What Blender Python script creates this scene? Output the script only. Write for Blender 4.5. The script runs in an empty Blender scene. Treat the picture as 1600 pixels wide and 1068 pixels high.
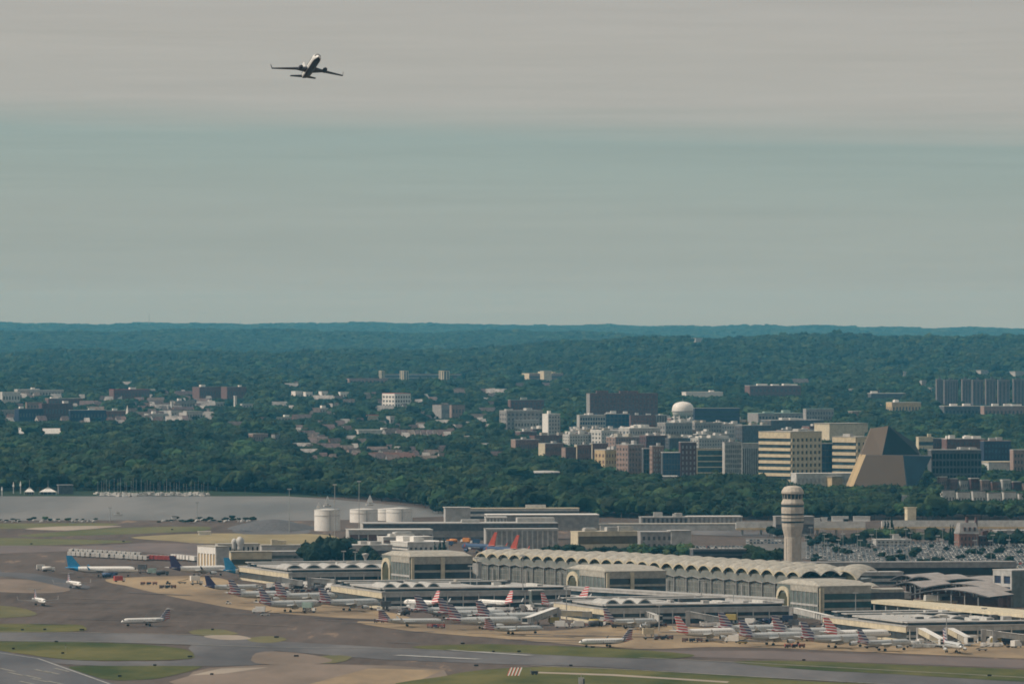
import bpy, bmesh, math, random
import numpy as np
from mathutils import Vector, Matrix, noise as mnoise
R = math.radians
rnd = random.Random(11)
S = bpy.context.scene
COL = S.collection

# ------------------------------------------------------------------ camera
F = 10500.0      # focal length in photo pixels (photo 1600 wide)
H = 160.0        # viewing height above the airfield
HY = 500.0       # horizon row in the photo
cam_d = bpy.data.cameras.new('camera')
cam = bpy.data.objects.new('camera', cam_d); COL.objects.link(cam)
cam_d.sensor_width = 36.0; cam_d.lens = 36.0 * F / 1600.0
cam_d.shift_y = -(534.0 - HY) / 1600.0
cam_d.clip_start = 5.0; cam_d.clip_end = 80000.0
cam.location = (0, 0, H); cam.rotation_euler = (R(90), 0, 0)
S.camera = cam

# ------------------------------------------------------------------ light
SUN_EL, SUN_AZ = 42.0, -82.0         # azimuth measured from behind the camera; negative = from the left
sd = Vector((math.sin(R(SUN_AZ)) * math.cos(R(SUN_EL)), -math.cos(R(SUN_AZ)) * math.cos(R(SUN_EL)), math.sin(R(SUN_EL))))
sun_d = bpy.data.lights.new('sun', 'SUN'); sun_d.energy = 3.3; sun_d.angle = R(0.6); sun_d.color = (1.0, 0.93, 0.82)
sun = bpy.data.objects.new('sun', sun_d); COL.objects.link(sun)
sun.rotation_euler = sd.to_track_quat('Z', 'Y').to_euler(); sun.location = (-2000, -2000, 6000)

W = bpy.data.worlds.new('World'); S.world = W; W.use_nodes = True
nt = W.node_tree; nt.nodes.clear()
def wn(t, **k):
    n = nt.nodes.new(t)
    for a, b in k.items(): setattr(n, a, b)
    return n
sky = wn('ShaderNodeTexSky', sky_type='NISHITA', sun_disc=False)
sky.sun_elevation = R(SUN_EL); sky.sun_rotation = math.atan2(sd.x, sd.y)
sky.air_density = 1.0; sky.dust_density = 2.0; sky.altitude = 160
tc = wn('ShaderNodeTexCoord'); sep = wn('ShaderNodeSeparateXYZ')
nt.links.new(tc.outputs['Generated'], sep.inputs[0])
# long flat streaks in the cloud layer
mp = wn('ShaderNodeMapping'); mp.inputs['Scale'].default_value = (7, 7, 240)
nt.links.new(tc.outputs['Generated'], mp.inputs[0])
nz = wn('ShaderNodeTexNoise'); nz.inputs['Scale'].default_value = 1.6; nz.inputs['Detail'].default_value = 6; nz.inputs['Roughness'].default_value = .55
nt.links.new(mp.outputs[0], nz.inputs['Vector'])
mp2 = wn('ShaderNodeMapping'); mp2.inputs['Scale'].default_value = (3, 3, 60)
nt.links.new(tc.outputs['Generated'], mp2.inputs[0])
nz2 = wn('ShaderNodeTexNoise'); nz2.inputs['Scale'].default_value = 1.0; nz2.inputs['Detail'].default_value = 3
nt.links.new(mp2.outputs[0], nz2.inputs['Vector'])
def m_(op, a, b=None, c=None):
    n = wn('ShaderNodeMath', operation=op)
    for i, v in enumerate((a, b, c)):
        if v is None: continue
        if isinstance(v, (int, float)): n.inputs[i].default_value = v
        else: nt.links.new(v, n.inputs[i])
    return n.outputs[0]
zz = m_('ADD', sep.outputs['Z'], m_('MULTIPLY', m_('SUBTRACT', nz.outputs['Fac'], .5), .0034))
zz = m_('ADD', zz, m_('MULTIPLY', m_('SUBTRACT', nz2.outputs['Fac'], .5), .0062))
zz = m_('ADD', zz, m_('MULTIPLY', sep.outputs['X'], .022))
fac = wn('ShaderNodeMapRange'); fac.inputs['From Min'].default_value = 0.0; fac.inputs['From Max'].default_value = 0.05
nt.links.new(zz, fac.inputs['Value'])
ramp = wn('ShaderNodeValToRGB'); cr = ramp.color_ramp
SKYRAMP = [(0.0, (.328, .366, .330)), (.10, (.340, .382, .350)), (.30, (.345, .395, .365)), (.46, (.318, .388, .362)), (.55, (.306, .385, .366)),
           (.595, (.37, .405, .378)), (.65, (.425, .425, .395)), (.82, (.432, .424, .392)), (1.0, (.425, .415, .390))]
while len(cr.elements) < len(SKYRAMP): cr.elements.new(.5)
for e, (p, c) in zip(cr.elements, SKYRAMP): e.position = p; e.color = (*[v for v in c], 1)
nt.links.new(fac.outputs[0], ramp.inputs[0])
# brightness streaks
st = m_('MULTIPLY_ADD', m_('SUBTRACT', nz.outputs['Fac'], .5), .17, 1.0)
mp3 = wn('ShaderNodeMapping'); mp3.inputs['Scale'].default_value = (16, 16, 420); mp3.inputs['Rotation'].default_value = (0, R(.35), 0)
nt.links.new(tc.outputs['Generated'], mp3.inputs[0])
nz3 = wn('ShaderNodeTexNoise'); nz3.inputs['Scale'].default_value = 2.2; nz3.inputs['Detail'].default_value = 9; nz3.inputs['Roughness'].default_value = .68
nt.links.new(mp3.outputs[0], nz3.inputs['Vector'])
st = m_('ADD', st, m_('MULTIPLY', m_('SUBTRACT', nz3.outputs['Fac'], .5), .16))
vm = wn('ShaderNodeVectorMath', operation='SCALE'); nt.links.new(ramp.outputs[0], vm.inputs[0]); nt.links.new(m_('MULTIPLY', st, 10.0), vm.inputs['Scale'])
mix = wn('ShaderNodeMix', data_type='RGBA'); mix.inputs[0].default_value = 0.93
nt.links.new(sky.outputs[0], mix.inputs[6]); nt.links.new(vm.outputs[0], mix.inputs[7])
bg = wn('ShaderNodeBackground'); bg.inputs['Strength'].default_value = 0.1
nt.links.new(mix.outputs[2], bg.inputs['Color'])
wo = wn('ShaderNodeOutputWorld'); nt.links.new(bg.outputs[0], wo.inputs['Surface'])

S.view_settings.view_transform = 'Standard'; S.view_settings.look = 'None'
S.view_settings.exposure = 0.0; S.view_settings.gamma = 1.0; S.view_settings.use_curve_mapping = False
S.render.engine = 'CYCLES'
S.cycles.max_bounces = 5; S.cycles.diffuse_bounces = 2; S.cycles.glossy_bounces = 2; S.cycles.volume_bounces = 0
S.cycles.use_denoising = True; S.cycles.filter_width = 1.75

# ------------------------------------------------------------------ terrain
def sm(a, b, v):
    t = np.clip((v - a) / (b - a), 0, 1); return t * t * (3 - 2 * t)
def terrain(X, Y):
    X = np.asarray(X, float); Y = np.asarray(Y, float)
    px = np.clip(800 + F * X / np.maximum(Y, 500), -400, 2000)
    c1 = np.interp(px, [-400, 0, 400, 780, 880, 1000, 1250, 1600, 2000], [57, 57, 59, 67, 88, 99, 103, 95, 92])
    c2 = np.interp(px, [-400, 0, 500, 900, 1000, 1150, 2000], [96, 98, 99, 97, 84, 70, 66])
    c3 = np.interp(px, [-400, 0, 500, 800, 1000, 1400, 1600, 2000], [121, 121, 122, 119, 110, 102, 98, 92])
    z = 6 * sm(6100, 6900, Y) + 9 * sm(7500, 9500, Y) + 20 * sm(9500, 11500, Y)
    z = z + (c1 - 35) * sm(12000, 16400, Y)
    z = z + (35 - c1) * sm(16900, 19000, Y)
    z = z + (c2 - 35) * sm(20000, 24000, Y)
    z = z + (40 - c2) * sm(24600, 27000, Y)
    z = z + (c3 - 40) * sm(28500, 34000, Y)
    # gentle folds in the hills
    a = sm(9500, 12000, Y)
    z = z + a * (5 * np.sin(X / 170 + Y / 420) + 4 * np.sin(X / 95 - Y / 260 + 1.7) + 3 * np.sin(X / 310 + 4 + Y / 900))
    z = z + sm(6600, 8200, Y) * 2.5 * np.sin(X / 130 + Y / 310)
    return z
def T1(x, y): return float(terrain(x, y))
def dist_for(px, py, zoff=0.0):
    lo, hi = 2500.0, 16800.0
    def g(D): return HY + F * (H - T1((px - 800) / F * D, D) - zoff) / D
    for _ in range(40):
        m = .5 * (lo + hi)
        if g(m) > py: lo = m
        else: hi = m
    return .5 * (lo + hi)
def P(px, py, z=0.0):
    D = F * (H - z) / (py - HY); return Vector(((px - 800) / F * D, D, z))

# ------------------------------------------------------------------ materials
MATS = {}
def mat(name, col, rough=.8, nscale=.25, namt=.18, metal=0.0, col2=None, stretch=None, spec=.3, rand=0.0, detail=4, coords='pos', emit=0):
    if name in MATS: return MATS[name]
    m = bpy.data.materials.new(name); m.use_nodes = True; t = m.node_tree; b = t.nodes['Principled BSDF']
    b.inputs['Roughness'].default_value = rough; b.inputs['Metallic'].default_value = metal
    b.inputs['Specular IOR Level'].default_value = spec
    g = t.nodes.new('ShaderNodeNewGeometry')
    src = g.outputs['Position']
    if coords == 'obj': src = t.nodes.new('ShaderNodeTexCoord').outputs['Object']
    if stretch:
        mm = t.nodes.new('ShaderNodeMapping'); mm.inputs['Scale'].default_value = stretch; t.links.new(src, mm.inputs[0]); src = mm.outputs[0]
    n = t.nodes.new('ShaderNodeTexNoise'); n.inputs['Scale'].default_value = nscale; n.inputs['Detail'].default_value = detail; n.inputs['Roughness'].default_value = .6
    t.links.new(src, n.inputs['Vector'])
    r = t.nodes.new('ShaderNodeValToRGB'); e = r.color_ramp.elements
    c2 = col2 or tuple(min(1, v * (1 + namt)) for v in col); c1 = col if col2 else tuple(v * (1 - namt) for v in col)
    e[0].position = .36; e[1].position = .64; e[0].color = (*c1, 1); e[1].color = (*c2, 1)
    t.links.new(n.outputs['Fac'], r.inputs[0]); out = r.outputs[0]
    if rand:
        oi = t.nodes.new('ShaderNodeObjectInfo'); hs = t.nodes.new('ShaderNodeHueSaturation')
        mr = t.nodes.new('ShaderNodeMapRange'); mr.inputs['To Min'].default_value = 1 - rand; mr.inputs['To Max'].default_value = 1 + rand
        t.links.new(oi.outputs['Random'], mr.inputs['Value']); t.links.new(mr.outputs[0], hs.inputs['Value'])
        mh = t.nodes.new('ShaderNodeMath'); mh.operation = 'MULTIPLY'; mh.inputs[1].default_value = 7.31
        fr = t.nodes.new('ShaderNodeMath'); fr.operation = 'FRACT'; t.links.new(oi.outputs['Random'], mh.inputs[0]); t.links.new(mh.outputs[0], fr.inputs[0])
        m2 = t.nodes.new('ShaderNodeMapRange'); m2.inputs['To Min'].default_value = .455; m2.inputs['To Max'].default_value = .53
        t.links.new(fr.outputs[0], m2.inputs['Value']); t.links.new(m2.outputs[0], hs.inputs['Hue'])
        t.links.new(out, hs.inputs['Color']); out = hs.outputs[0]
    t.links.new(out, b.inputs['Base Color'])
    MATS[name] = m; return m

M = dict(
 leaf=mat('foliage', (.006, .017, .008), .8, .014, 0, col2=(.036, .062, .024), rand=.6, spec=.12, detail=3),
 leafdark=mat('dark_foliage', (.006, .016, .011), .75, .3, 0, col2=(.015, .030, .018), rand=.25, spec=.12),
 bark=mat('bark', (.09, .07, .05), .9, 2, .3),
 white=mat('white_paint', (.70, .68, .64), .55, .3, .06),
 offwhite=mat('off_white_render', (.50, .49, .46), .8, .3, .15),
 cream=mat('cream_concrete', (.54, .475, .345), .8, .3, .14),
 roofcream=mat('pale_roof_metal', (.36, .335, .285), .6, .5, .20),
 grey=mat('grey_panel', (.27, .26, .25), .8, .3, .18),
 lgrey=mat('light_grey_panel', (.40, .39, .37), .75, .3, .16),
 dgrey=mat('dark_grey_panel', (.10, .10, .105), .8, .4, .25),
 tower=mat('tower_concrete', (.47, .42, .355), .85, .5, .12),
 brick=mat('brick', (.20, .11, .09), .9, .5, .25),
 pbrick=mat('pink_brick', (.28, .20, .17), .9, .5, .2),
 dbrick=mat('dark_brown_brick', (.15, .088, .080), .9, .4, .25),
 maroon=mat('maroon_brick', (.11, .06, .06), .9, .4, .25),
 tan=mat('tan_stone', (.50, .38, .22), .8, .3, .12),
  sunlit_wedge=mat('sunlit_tan_cladding', (.42, .31, .17), .6, .06, .15),  # paler copy of the tan cladding: sunlight put into the left face's colour
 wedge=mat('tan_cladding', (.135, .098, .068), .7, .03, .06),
 beige=mat('beige_concrete', (.54, .455, .31), .8, .3, .12),
 glass=mat('dark_glass', (.035, .050, .060), .18, .15, .5, spec=.6),
 gglass=mat('grey_green_glass', (.13, .15, .14), .30, .3, .25, spec=.5),
 tglass=mat('teal_glass', (.02, .06, .065), .2, .3, .3, spec=.6),
 bglass=mat('blue_glass', (.03, .07, .13), .2, .3, .3, spec=.6),
 slate=mat('slate_blue_glass', (.026, .070, .115), .5, .05, .2, spec=.5),
 roof=mat('pale_roof', (.42, .40, .38), .85, .12, .25),
 droof=mat('dark_roof', (.12, .11, .11), .85, .12, .3),
 broof=mat('brown_shingle', (.145, .115, .105), .9, .3, .3, rand=.35),
 green=mat('verdigris_roof', (.26, .34, .30), .7, .3, .2),
 rubber=mat('black_rubber', (.02, .02, .02), .8, 2, .3),
 redpink=mat('faded_red_paint', (.62, .16, .12), .6, 1, .15),
 slab=mat('mauve_grey_concrete', (.19, .165, .165), .85, .3, .15),
 steel=mat('galvanised_steel', (.38, .38, .37), .5, 1, .2, metal=.3),
 yellow=mat('yellow_paint', (.36, .28, .09), .5, 1, .12),
 orange=mat('orange_paint', (.60, .24, .07), .5, 1, .12),
 blue=mat('blue_paint', (.04, .075, .15), .45, 1, .12),
 navy=mat('navy_paint', (.025, .035, .07), .4, 1, .12),
 brownband=mat('brown_glazing', (.13, .095, .05), .4, .4, .2),
 nightglass=mat('black_green_glass', (.008, .016, .020), .5, .1, .2, spec=.15),
 red=mat('red_paint', (.36, .07, .045), .45, 1, .12),
 dred=mat('dull_red_paint', (.38, .07, .055), .6, 1, .2),
 tealpaint=mat('sky_blue_paint', (.04, .26, .50), .4, 1, .1),
 purple=mat('dark_violet_paint', (.06, .045, .12), .4, 1, .1),
 black=mat('black_plastic', (.018, .018, .02), .5, 2, .2),
 silver=mat('silver_grey_paint', (.52, .53, .52), .35, .6, .08, metal=.15),
 jetwhite=mat('glossy_white_paint', (.78, .76, .72), .3, .6, .06),
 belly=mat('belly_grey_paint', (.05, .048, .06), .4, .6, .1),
)

def flag_mat(name, white=(.50, .48, .48), red=(.32, .035, .05), blue=(.05, .055, .14), step=1.15):
    m = bpy.data.materials.new(name); m.use_nodes = True; t = m.node_tree; b = t.nodes['Principled BSDF']
    b.inputs['Roughness'].default_value = .4
    tcn = t.nodes.new('ShaderNodeTexCoord'); sp = t.nodes.new('ShaderNodeSeparateXYZ'); t.links.new(tcn.outputs['Object'], sp.inputs[0])
    def mm(op, a, b2=0.0):
        n = t.nodes.new('ShaderNodeMath'); n.operation = op
        for i, v in enumerate((a, b2)):
            if isinstance(v, (int, float)): n.inputs[i].default_value = v
            else: t.links.new(v, n.inputs[i])
        return n.outputs[0]
    zs = mm('ADD', sp.outputs['Z'], mm('MULTIPLY', sp.outputs['X'], .12))
    s = mm('GREATER_THAN', mm('FRACT', mm('DIVIDE', zs, step)), .52)
    # blue bands beside the leading edge (the fin leans back: edge moves with height)
    lead = mm('ADD', sp.outputs['X'], mm('MULTIPLY', sp.outputs['Z'], .82))
    bl = mm('GREATER_THAN', lead, FLAG_LEAD)
    m1 = t.nodes.new('ShaderNodeMix'); m1.data_type = 'RGBA'; t.links.new(bl, m1.inputs[0]); m1.inputs[6].default_value = (*red, 1); m1.inputs[7].default_value = (*blue, 1)
    m2 = t.nodes.new('ShaderNodeMix'); m2.data_type = 'RGBA'; t.links.new(s, m2.inputs[0]); t.links.new(m1.outputs[2], m2.inputs[6]); m2.inputs[7].default_value = (*white, 1)
    t.links.new(m2.outputs[2], b.inputs['Base Color']); return m
FLAG_LEAD = -1.0

# ------------------------------------------------------------------ mesh helpers
class MB:
    def __init__(s): s.v = []; s.f = []; s.m = []; s.sm = []
    def add(s, vs, fs, mi=0, smooth=False, M4=None):
        o = len(s.v)
        if M4 is not None: vs = [tuple(M4 @ Vector(v)) for v in vs]
        s.v += [tuple(v) for v in vs]; s.f += [tuple(i + o for i in f) for f in fs]
        s.m += [mi] * len(fs); s.sm += [smooth] * len(fs); return s
    def box(s, x0, x1, y0, y1, z0, z1, mi=0, M4=None):
        return s.add([(x0,y0,z0),(x1,y0,z0),(x1,y1,z0),(x0,y1,z0),(x0,y0,z1),(x1,y0,z1),(x1,y1,z1),(x0,y1,z1)],
                     [(3,2,1,0),(4,5,6,7),(0,1,5,4),(1,2,6,5),(2,3,7,6),(3,0,4,7)], mi, False, M4)
    def prism(s, poly, z0, z1, mi=0, M4=None):
        n = len(poly)
        return s.add([(x,y,z0) for x,y in poly]+[(x,y,z1) for x,y in poly],
                     [tuple(range(n-1,-1,-1)), tuple(range(n,2*n))]+[(i,(i+1)%n,n+(i+1)%n,n+i) for i in range(n)], mi, False, M4)
    def lathe(s, prof, n=16, mi=0, smooth=True, M4=None, cap=True):
        vs = []; fs = []
        for r, z in prof: vs += [(r*math.cos(2*math.pi*k/n), r*math.sin(2*math.pi*k/n), z) for k in range(n)]
        for i in range(len(prof)-1):
            for k in range(n): fs.append((i*n+k, i*n+(k+1)%n, (i+1)*n+(k+1)%n, (i+1)*n+k))
        s.add(vs, fs, mi, smooth, M4)
        if cap: s.add(vs[:n], [tuple(range(n-1, -1, -1))], mi, False, M4); s.add(vs[-n:], [tuple(range(n))], mi, False, M4)
        return s
    def build(s, name, mats, parent=None, kind=None, shade=None):
        me = bpy.data.meshes.new(name); me.from_pydata(s.v, [], s.f)
        if not isinstance(mats, (list, tuple)): mats = [mats]
        for mm in mats: me.materials.append(mm)
        me.polygons.foreach_set('material_index', s.m); me.polygons.foreach_set('use_smooth', s.sm)
        me.update()
        o = bpy.data.objects.new(name, me); COL.objects.link(o)
        if parent: o.parent = parent
        if kind: o['kind'] = kind
        return o
def tag(o, label=None, cat=None, group=None, kind=None):
    if label: o['label'] = label
    if cat: o['category'] = cat
    if group: o['group'] = group
    if kind: o['kind'] = kind
    return o
def empty(name, loc, rz=0.0, label=None, cat=None, group=None):
    o = bpy.data.objects.new(name, None); COL.objects.link(o); o.location = loc; o.rotation_euler = (0, 0, rz)
    return tag(o, label, cat, group)
def copy_tree(src, parent=None):
    c = src.copy(); COL.objects.link(c)
    if parent: c.parent = parent
    for ch in KIDS.get(src.name, list(src.children)): copy_tree(ch, c)
    return c
KIDS = {}
def Lq(x, y): return Matrix(((x[0], y[0], 0, 0), (x[1], y[1], 0, 0), (0, 0, 1, 0), (0, 0, 0, 1)))
EXCL = []       # (x, y, radius) discs where no tree of the woods may stand
# ------------------------------------------------------------------ ground, water, airfield surfaces
xs = np.linspace(-6500, 6500, 131); ys = np.concatenate([np.linspace(-900, 6000, 24), np.linspace(6100, 38000, 380)])
gx, gy = np.meshgrid(xs, ys); gz = terrain(gx, gy)
vs = np.stack([gx, gy, gz], -1).reshape(-1, 3); nx = len(xs)
fs = [(j*nx+i, j*nx+i+1, (j+1)*nx+i+1, (j+1)*nx+i) for j in range(len(ys)-1) for i in range(nx-1)]
g = MB(); g.v = [tuple(v) for v in vs]; g.f = fs; g.m = [0]*len(fs); g.sm = [True]*len(fs)
def ground_mat():
    m = bpy.data.materials.new('airfield_ground'); m.use_nodes = True; t = m.node_tree; b = t.nodes['Principled BSDF']; b.inputs['Roughness'].default_value = .9
    b.inputs['Specular IOR Level'].default_value = .15
    gn = t.nodes.new('ShaderNodeNewGeometry'); sp = t.nodes.new('ShaderNodeSeparateXYZ'); t.links.new(gn.outputs['Position'], sp.inputs[0])
    def nzz(sc, st, d=5):
        mp = t.nodes.new('ShaderNodeMapping'); mp.inputs['Scale'].default_value = st; mp.inputs['Rotation'].default_value = (0, 0, .12); t.links.new(gn.outputs['Position'], mp.inputs[0])
        n = t.nodes.new('ShaderNodeTexNoise'); n.inputs['Scale'].default_value = sc; n.inputs['Detail'].default_value = d; n.inputs['Roughness'].default_value = .65
        t.links.new(mp.outputs[0], n.inputs['Vector']); return n.outputs['Fac']
    r = t.nodes.new('ShaderNodeValToRGB'); e = r.color_ramp.elements
    e[0].position = .36; e[1].position = .63; e[0].color = (.056, .042, .036, 1); e[1].color = (.215, .155, .112, 1)
    x = e.new(.47); x.color = (.092, .071, .060, 1); x = e.new(.60); x.color = (.122, .096, .083, 1)
    a = nzz(.012, (1, .22, 1)); b2 = nzz(.11, (1, .10, 1), 6)
    ad = t.nodes.new('ShaderNodeMath'); ad.operation = 'MULTIPLY_ADD'; ad.inputs[1].default_value = .45; t.links.new(b2, ad.inputs[0])
    mu = t.nodes.new('ShaderNodeMath'); mu.operation = 'MULTIPLY'; mu.inputs[1].default_value = .58; t.links.new(a, mu.inputs[0]); t.links.new(mu.outputs[0], ad.inputs[2])
    t.links.new(ad.outputs[0], r.inputs[0])
    woods = t.nodes.new('ShaderNodeRGB'); woods.outputs[0].default_value = (.022, .040, .020, 1)
    gt = t.nodes.new('ShaderNodeMath'); gt.operation = 'GREATER_THAN'; gt.inputs[1].default_value = 6080; t.links.new(sp.outputs['Y'], gt.inputs[0])
    mx = t.nodes.new('ShaderNodeMix'); mx.data_type = 'RGBA'; t.links.new(gt.outputs[0], mx.inputs[0]); t.links.new(r.outputs[0], mx.inputs[6]); t.links.new(woods.outputs[0], mx.inputs[7])
    t.links.new(mx.outputs[2], b.inputs['Base Color']); return m
tag(g.build('ground', ground_mat()), 'brown grey airfield tarmac running back into wooded hills', None, None, 'structure')

LAY = [0]
def sheet(name, pts, m, label, z=None, smooth_n=0, kind='structure'):
    """flat polygon on the airfield; pts are points of its outline seen in the photo"""
    LAY[0] += 1
    z = z if z is not None else .03 + .006 * LAY[0]
    n = len(pts); out = []
    if smooth_n:
        for i in range(n):     # Catmull-Rom rounding
            p0, p1, p2, p3 = (Vector(pts[(i+k-1) % n]) for k in range(4))
            for k in range(smooth_n):
                u = k / smooth_n
                out.append(.5*((2*p1)+(p2-p0)*u+(2*p0-5*p1+4*p2-p3)*u*u+(3*p1-p0-3*p2+p3)*u**3))
    else: out = [Vector(p) for p in pts]
    if smooth_n: out = [q + Vector((rnd.uniform(-1.2, 1.2), rnd.uniform(-.22, .22))) for q in out]
    w = [P(p[0], p[1]) for p in out]
    bm = bmesh.new(); vv = [bm.verts.new((p.x, p.y, z)) for p in w]; fc = bm.faces.new(vv)
    if fc.normal.z < 0: fc.normal_flip()
    bmesh.ops.triangulate(bm, faces=[fc]); bmesh.ops.recalc_face_normals(bm, faces=bm.faces)
    for q in bm.faces:
        if q.normal.z < 0: q.normal_flip()
    me = bpy.data.meshes.new(name); bm.to_mesh(me); bm.free(); me.materials.append(m)
    o = bpy.data.objects.new(name, me); COL.objects.link(o)
    return tag(o, label, None, None, kind)
def turf(name, c1, c2):
    return mat(name, c1, .95, .02, 0, col2=c2, stretch=(1, .35, 1), detail=8, spec=.1)
G1 = turf('mown_turf', (.040, .058, .016), (.140, .128, .045)); G2 = turf('dry_turf', (.105, .105, .045), (.19, .165, .085))
G3 = turf('far_turf', (.095, .105, .045), (.150, .145, .075))
CT = mat('tan_concrete', (.17, .125, .082), .9, .022, 0, col2=(.36, .262, .155), stretch=(1, .25, 1), detail=7)
CT2 = mat('pale_concrete', (.27, .225, .185), .9, .03, 0, col2=(.36, .30, .24), stretch=(1, .25, 1), detail=7)
CP = mat('taupe_concrete', (.15, .115, .088), .9, .03, 0, col2=(.225, .172, .135), stretch=(1, .25, 1), detail=7)
AS = mat('runway_asphalt', (.070, .066, .070), .9, .02, 0, col2=(.150, .142, .142), stretch=(1, .2, 1), detail=8)
AS2 = mat('grooved_asphalt', (.070, .070, .078), .9, .02, 0, col2=(.125, .120, .125), stretch=(1, .2, 1), detail=8)
PW = mat('worn_white_marking', (.36, .35, .33), .8, .3, .25)
PY = mat('worn_pale_line', (.24, .225, .195), .8, .3, .25)
WT = mat('river_water', (.075, .075, .073), .45, .012, 0, col2=(.165, .156, .146), stretch=(1, .12, 1), detail=8, spec=.5)

sheet('river', [(-60, 770), (0, 770.5), (160, 771), (330, 769.5), (420, 773), (480, 777), (560, 783), (640, 791), (700, 798), (702, 806), (560, 811), (480, 813), (400, 812.5), (330, 812), (250, 812.5), (120, 812), (0, 813), (-60, 813)], WT, 'smooth grey river between the airfield and the wooded bank', z=.03)
sheet('airfield_grass', [(-20, 818), (60, 817), (170, 817), (180, 820), (120, 823), (60, 825), (-20, 825)], G3, 'narrow strip of olive grass nearest the river', smooth_n=4)
sheet('pavement', [(40, 826), (90, 822), (190, 821), (150, 825), (100, 828)], CT2, 'pale sandy strip between two olive grass strips', smooth_n=4)
sheet('airfield_grass', [(30, 836), (110, 829), (190, 824), (290, 822), (330, 823), (315, 829), (250, 832), (120, 836.5), (60, 838)], G3, 'long olive grass strip tapering beside the runway end', smooth_n=4)
sheet('airfield_grass', [(-20, 840), (60, 841), (190, 844), (202, 846.5), (150, 849), (60, 851.5), (-20, 851)], G3, 'olive grass patch before the row of white buses', smooth_n=4)
sheet('pavement', [(205, 839), (300, 833.5), (420, 833), (520, 836), (520, 848), (440, 850), (330, 849), (270, 845)], mat('dry_grass', (.22, .18, .095), .95, .03, 0, col2=(.30, .245, .135), stretch=(1, .3, 1)), 'straw coloured dry ground before the old terminal', smooth_n=4)
sheet('pavement', [(365, 826), (420, 822), (470, 823), (480, 833), (380, 834)], AS2, 'dark gravel yard beside the white tanks', smooth_n=3)
sheet('runway', [(-20, 852), (120, 853), (230, 848), (330, 852), (310, 870), (200, 860), (60, 862), (-20, 864)], mat('plum_tarmac', (.12, .098, .095), .9, .03, 0, col2=(.165, .130, .120), stretch=(1, .25, 1)), 'plum grey far end of the runway', smooth_n=3)
sheet('apron', [(165, 905), (250, 900), (345, 903), (430, 935), (520, 945), (600, 955), (640, 965), (560, 966), (400, 954), (300, 938), (210, 918)], CT, 'orange tan concrete stand under the striped tailed airliners', smooth_n=4)
sheet('pavement', [(-20, 905), (80, 908), (110, 922), (60, 926), (-20, 922)], CP, 'rusty tan shoulder beside the dark taxiway curve', smooth_n=3)
sheet('taxiway', [(-20, 893), (60, 897), (140, 915), (110, 919), (40, 904), (-20, 898)], AS2, 'dark grey curved taxiway lane with tyre marks', smooth_n=4)
sheet('apron', [(560, 970), (760, 978), (860, 985), (1000, 975), (1240, 990), (1640, 1002), (1640, 1028), (1400, 1020), (1150, 1010), (1000, 1013), (820, 1000), (640, 985)], CT, 'tan concrete apron before the long gate row', smooth_n=4)
sheet('taxilane', [(1000, 1016), (1200, 1016), (1640, 1032), (1640, 1045), (1200, 1029), (1010, 1024)], mat('mauve_tarmac', (.115, .092, .088), .9, .03, 0, col2=(.160, .125, .112), stretch=(1, .25, 1)), 'mauve brown taxilane edging the tan apron')
sheet('airfield_grass', [(-20, 946), (30, 949), (56, 957), (48, 962), (-20, 964)], G2, 'small dull grass wedge beneath the two parked white jets', smooth_n=4)
sheet('airfield_grass', [(-20, 975), (110, 975), (133, 979), (128, 985), (60, 987), (-20, 987)], G1, 'thin green verge above the grey taxiway', smooth_n=4)
sheet('taxiway', [(-20, 987.5), (140, 988), (300, 992), (430, 1001), (620, 1012), (830, 1020), (1150, 1034), (1640, 1060), (1640, 1082), (1420, 1070), (1200, 1058), (930, 1041), (760, 1036), (600, 1030), (430, 1016), (330, 1008), (200, 1004), (-20, 1001)], AS, 'grey taxiway sweeping the whole width before the gates')
sheet('taxiway', [(300, 1006), (420, 1012), (420, 1036), (300, 1040), (170, 1040), (60, 1034), (-20, 1022), (-20, 1015), (100, 1030), (200, 1033), (300, 1029)], AS, 'grey connecting taxiway between the two green islands', smooth_n=3)
sheet('airfield_grass', [(-20, 1003), (60, 1002), (200, 1005), (285, 1013), (303, 1023), (290, 1029), (200, 1031.5), (110, 1030), (50, 1023), (-20, 1012)], G1, 'largest green island between the taxiways', smooth_n=5)
sheet('airfield_grass', [(110, 1041), (200, 1040), (300, 1040), (312, 1043), (280, 1052), (240, 1060), (180, 1062), (140, 1054)], G1, 'green island beside the threshold stripes', smooth_n=5)
sheet('airfield_grass', [(296, 986), (325, 982), (352, 984), (372, 990), (340, 993), (308, 992)], G2, 'small dull grass patch under the taxiing jet', smooth_n=4)
sheet('airfield_grass', [(385, 998), (405, 994), (432, 994), (448, 998), (430, 1003), (400, 1003)], G2, 'tiny dull grass patch near the dark sign', smooth_n=4)
sheet('airfield_grass', [(480, 1031), (505, 1024), (538, 1024), (550, 1027), (530, 1034), (500, 1036)], G2, 'tiny dull grass patch above the taupe slab', smooth_n=4)
sheet('pavement', [(318, 993), (372, 992), (392, 998), (345, 999)], CT2, 'pale slab beside the small grass patch', smooth_n=3)
sheet('pavement', [(400, 1020), (450, 1018), (520, 1030), (480, 1038), (400, 1036)], CP, 'pale taupe wedge of concrete near the taxiway bend', smooth_n=3)
sheet('pavement', [(295, 1056), (330, 1043), (500, 1037), (695, 1046), (640, 1072), (280, 1072)], CP, 'broad taupe concrete slab', smooth_n=2)
sheet('pavement', [(575, 1044), (692, 1046.5), (640, 1069), (540, 1072), (470, 1072)], CT, 'warmer tan triangle on the taupe slab')
sheet('pavement', [(296, 1055), (345, 1044), (420, 1042), (350, 1052)], CT2, 'pale streaked corner of the taupe slab')
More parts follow.
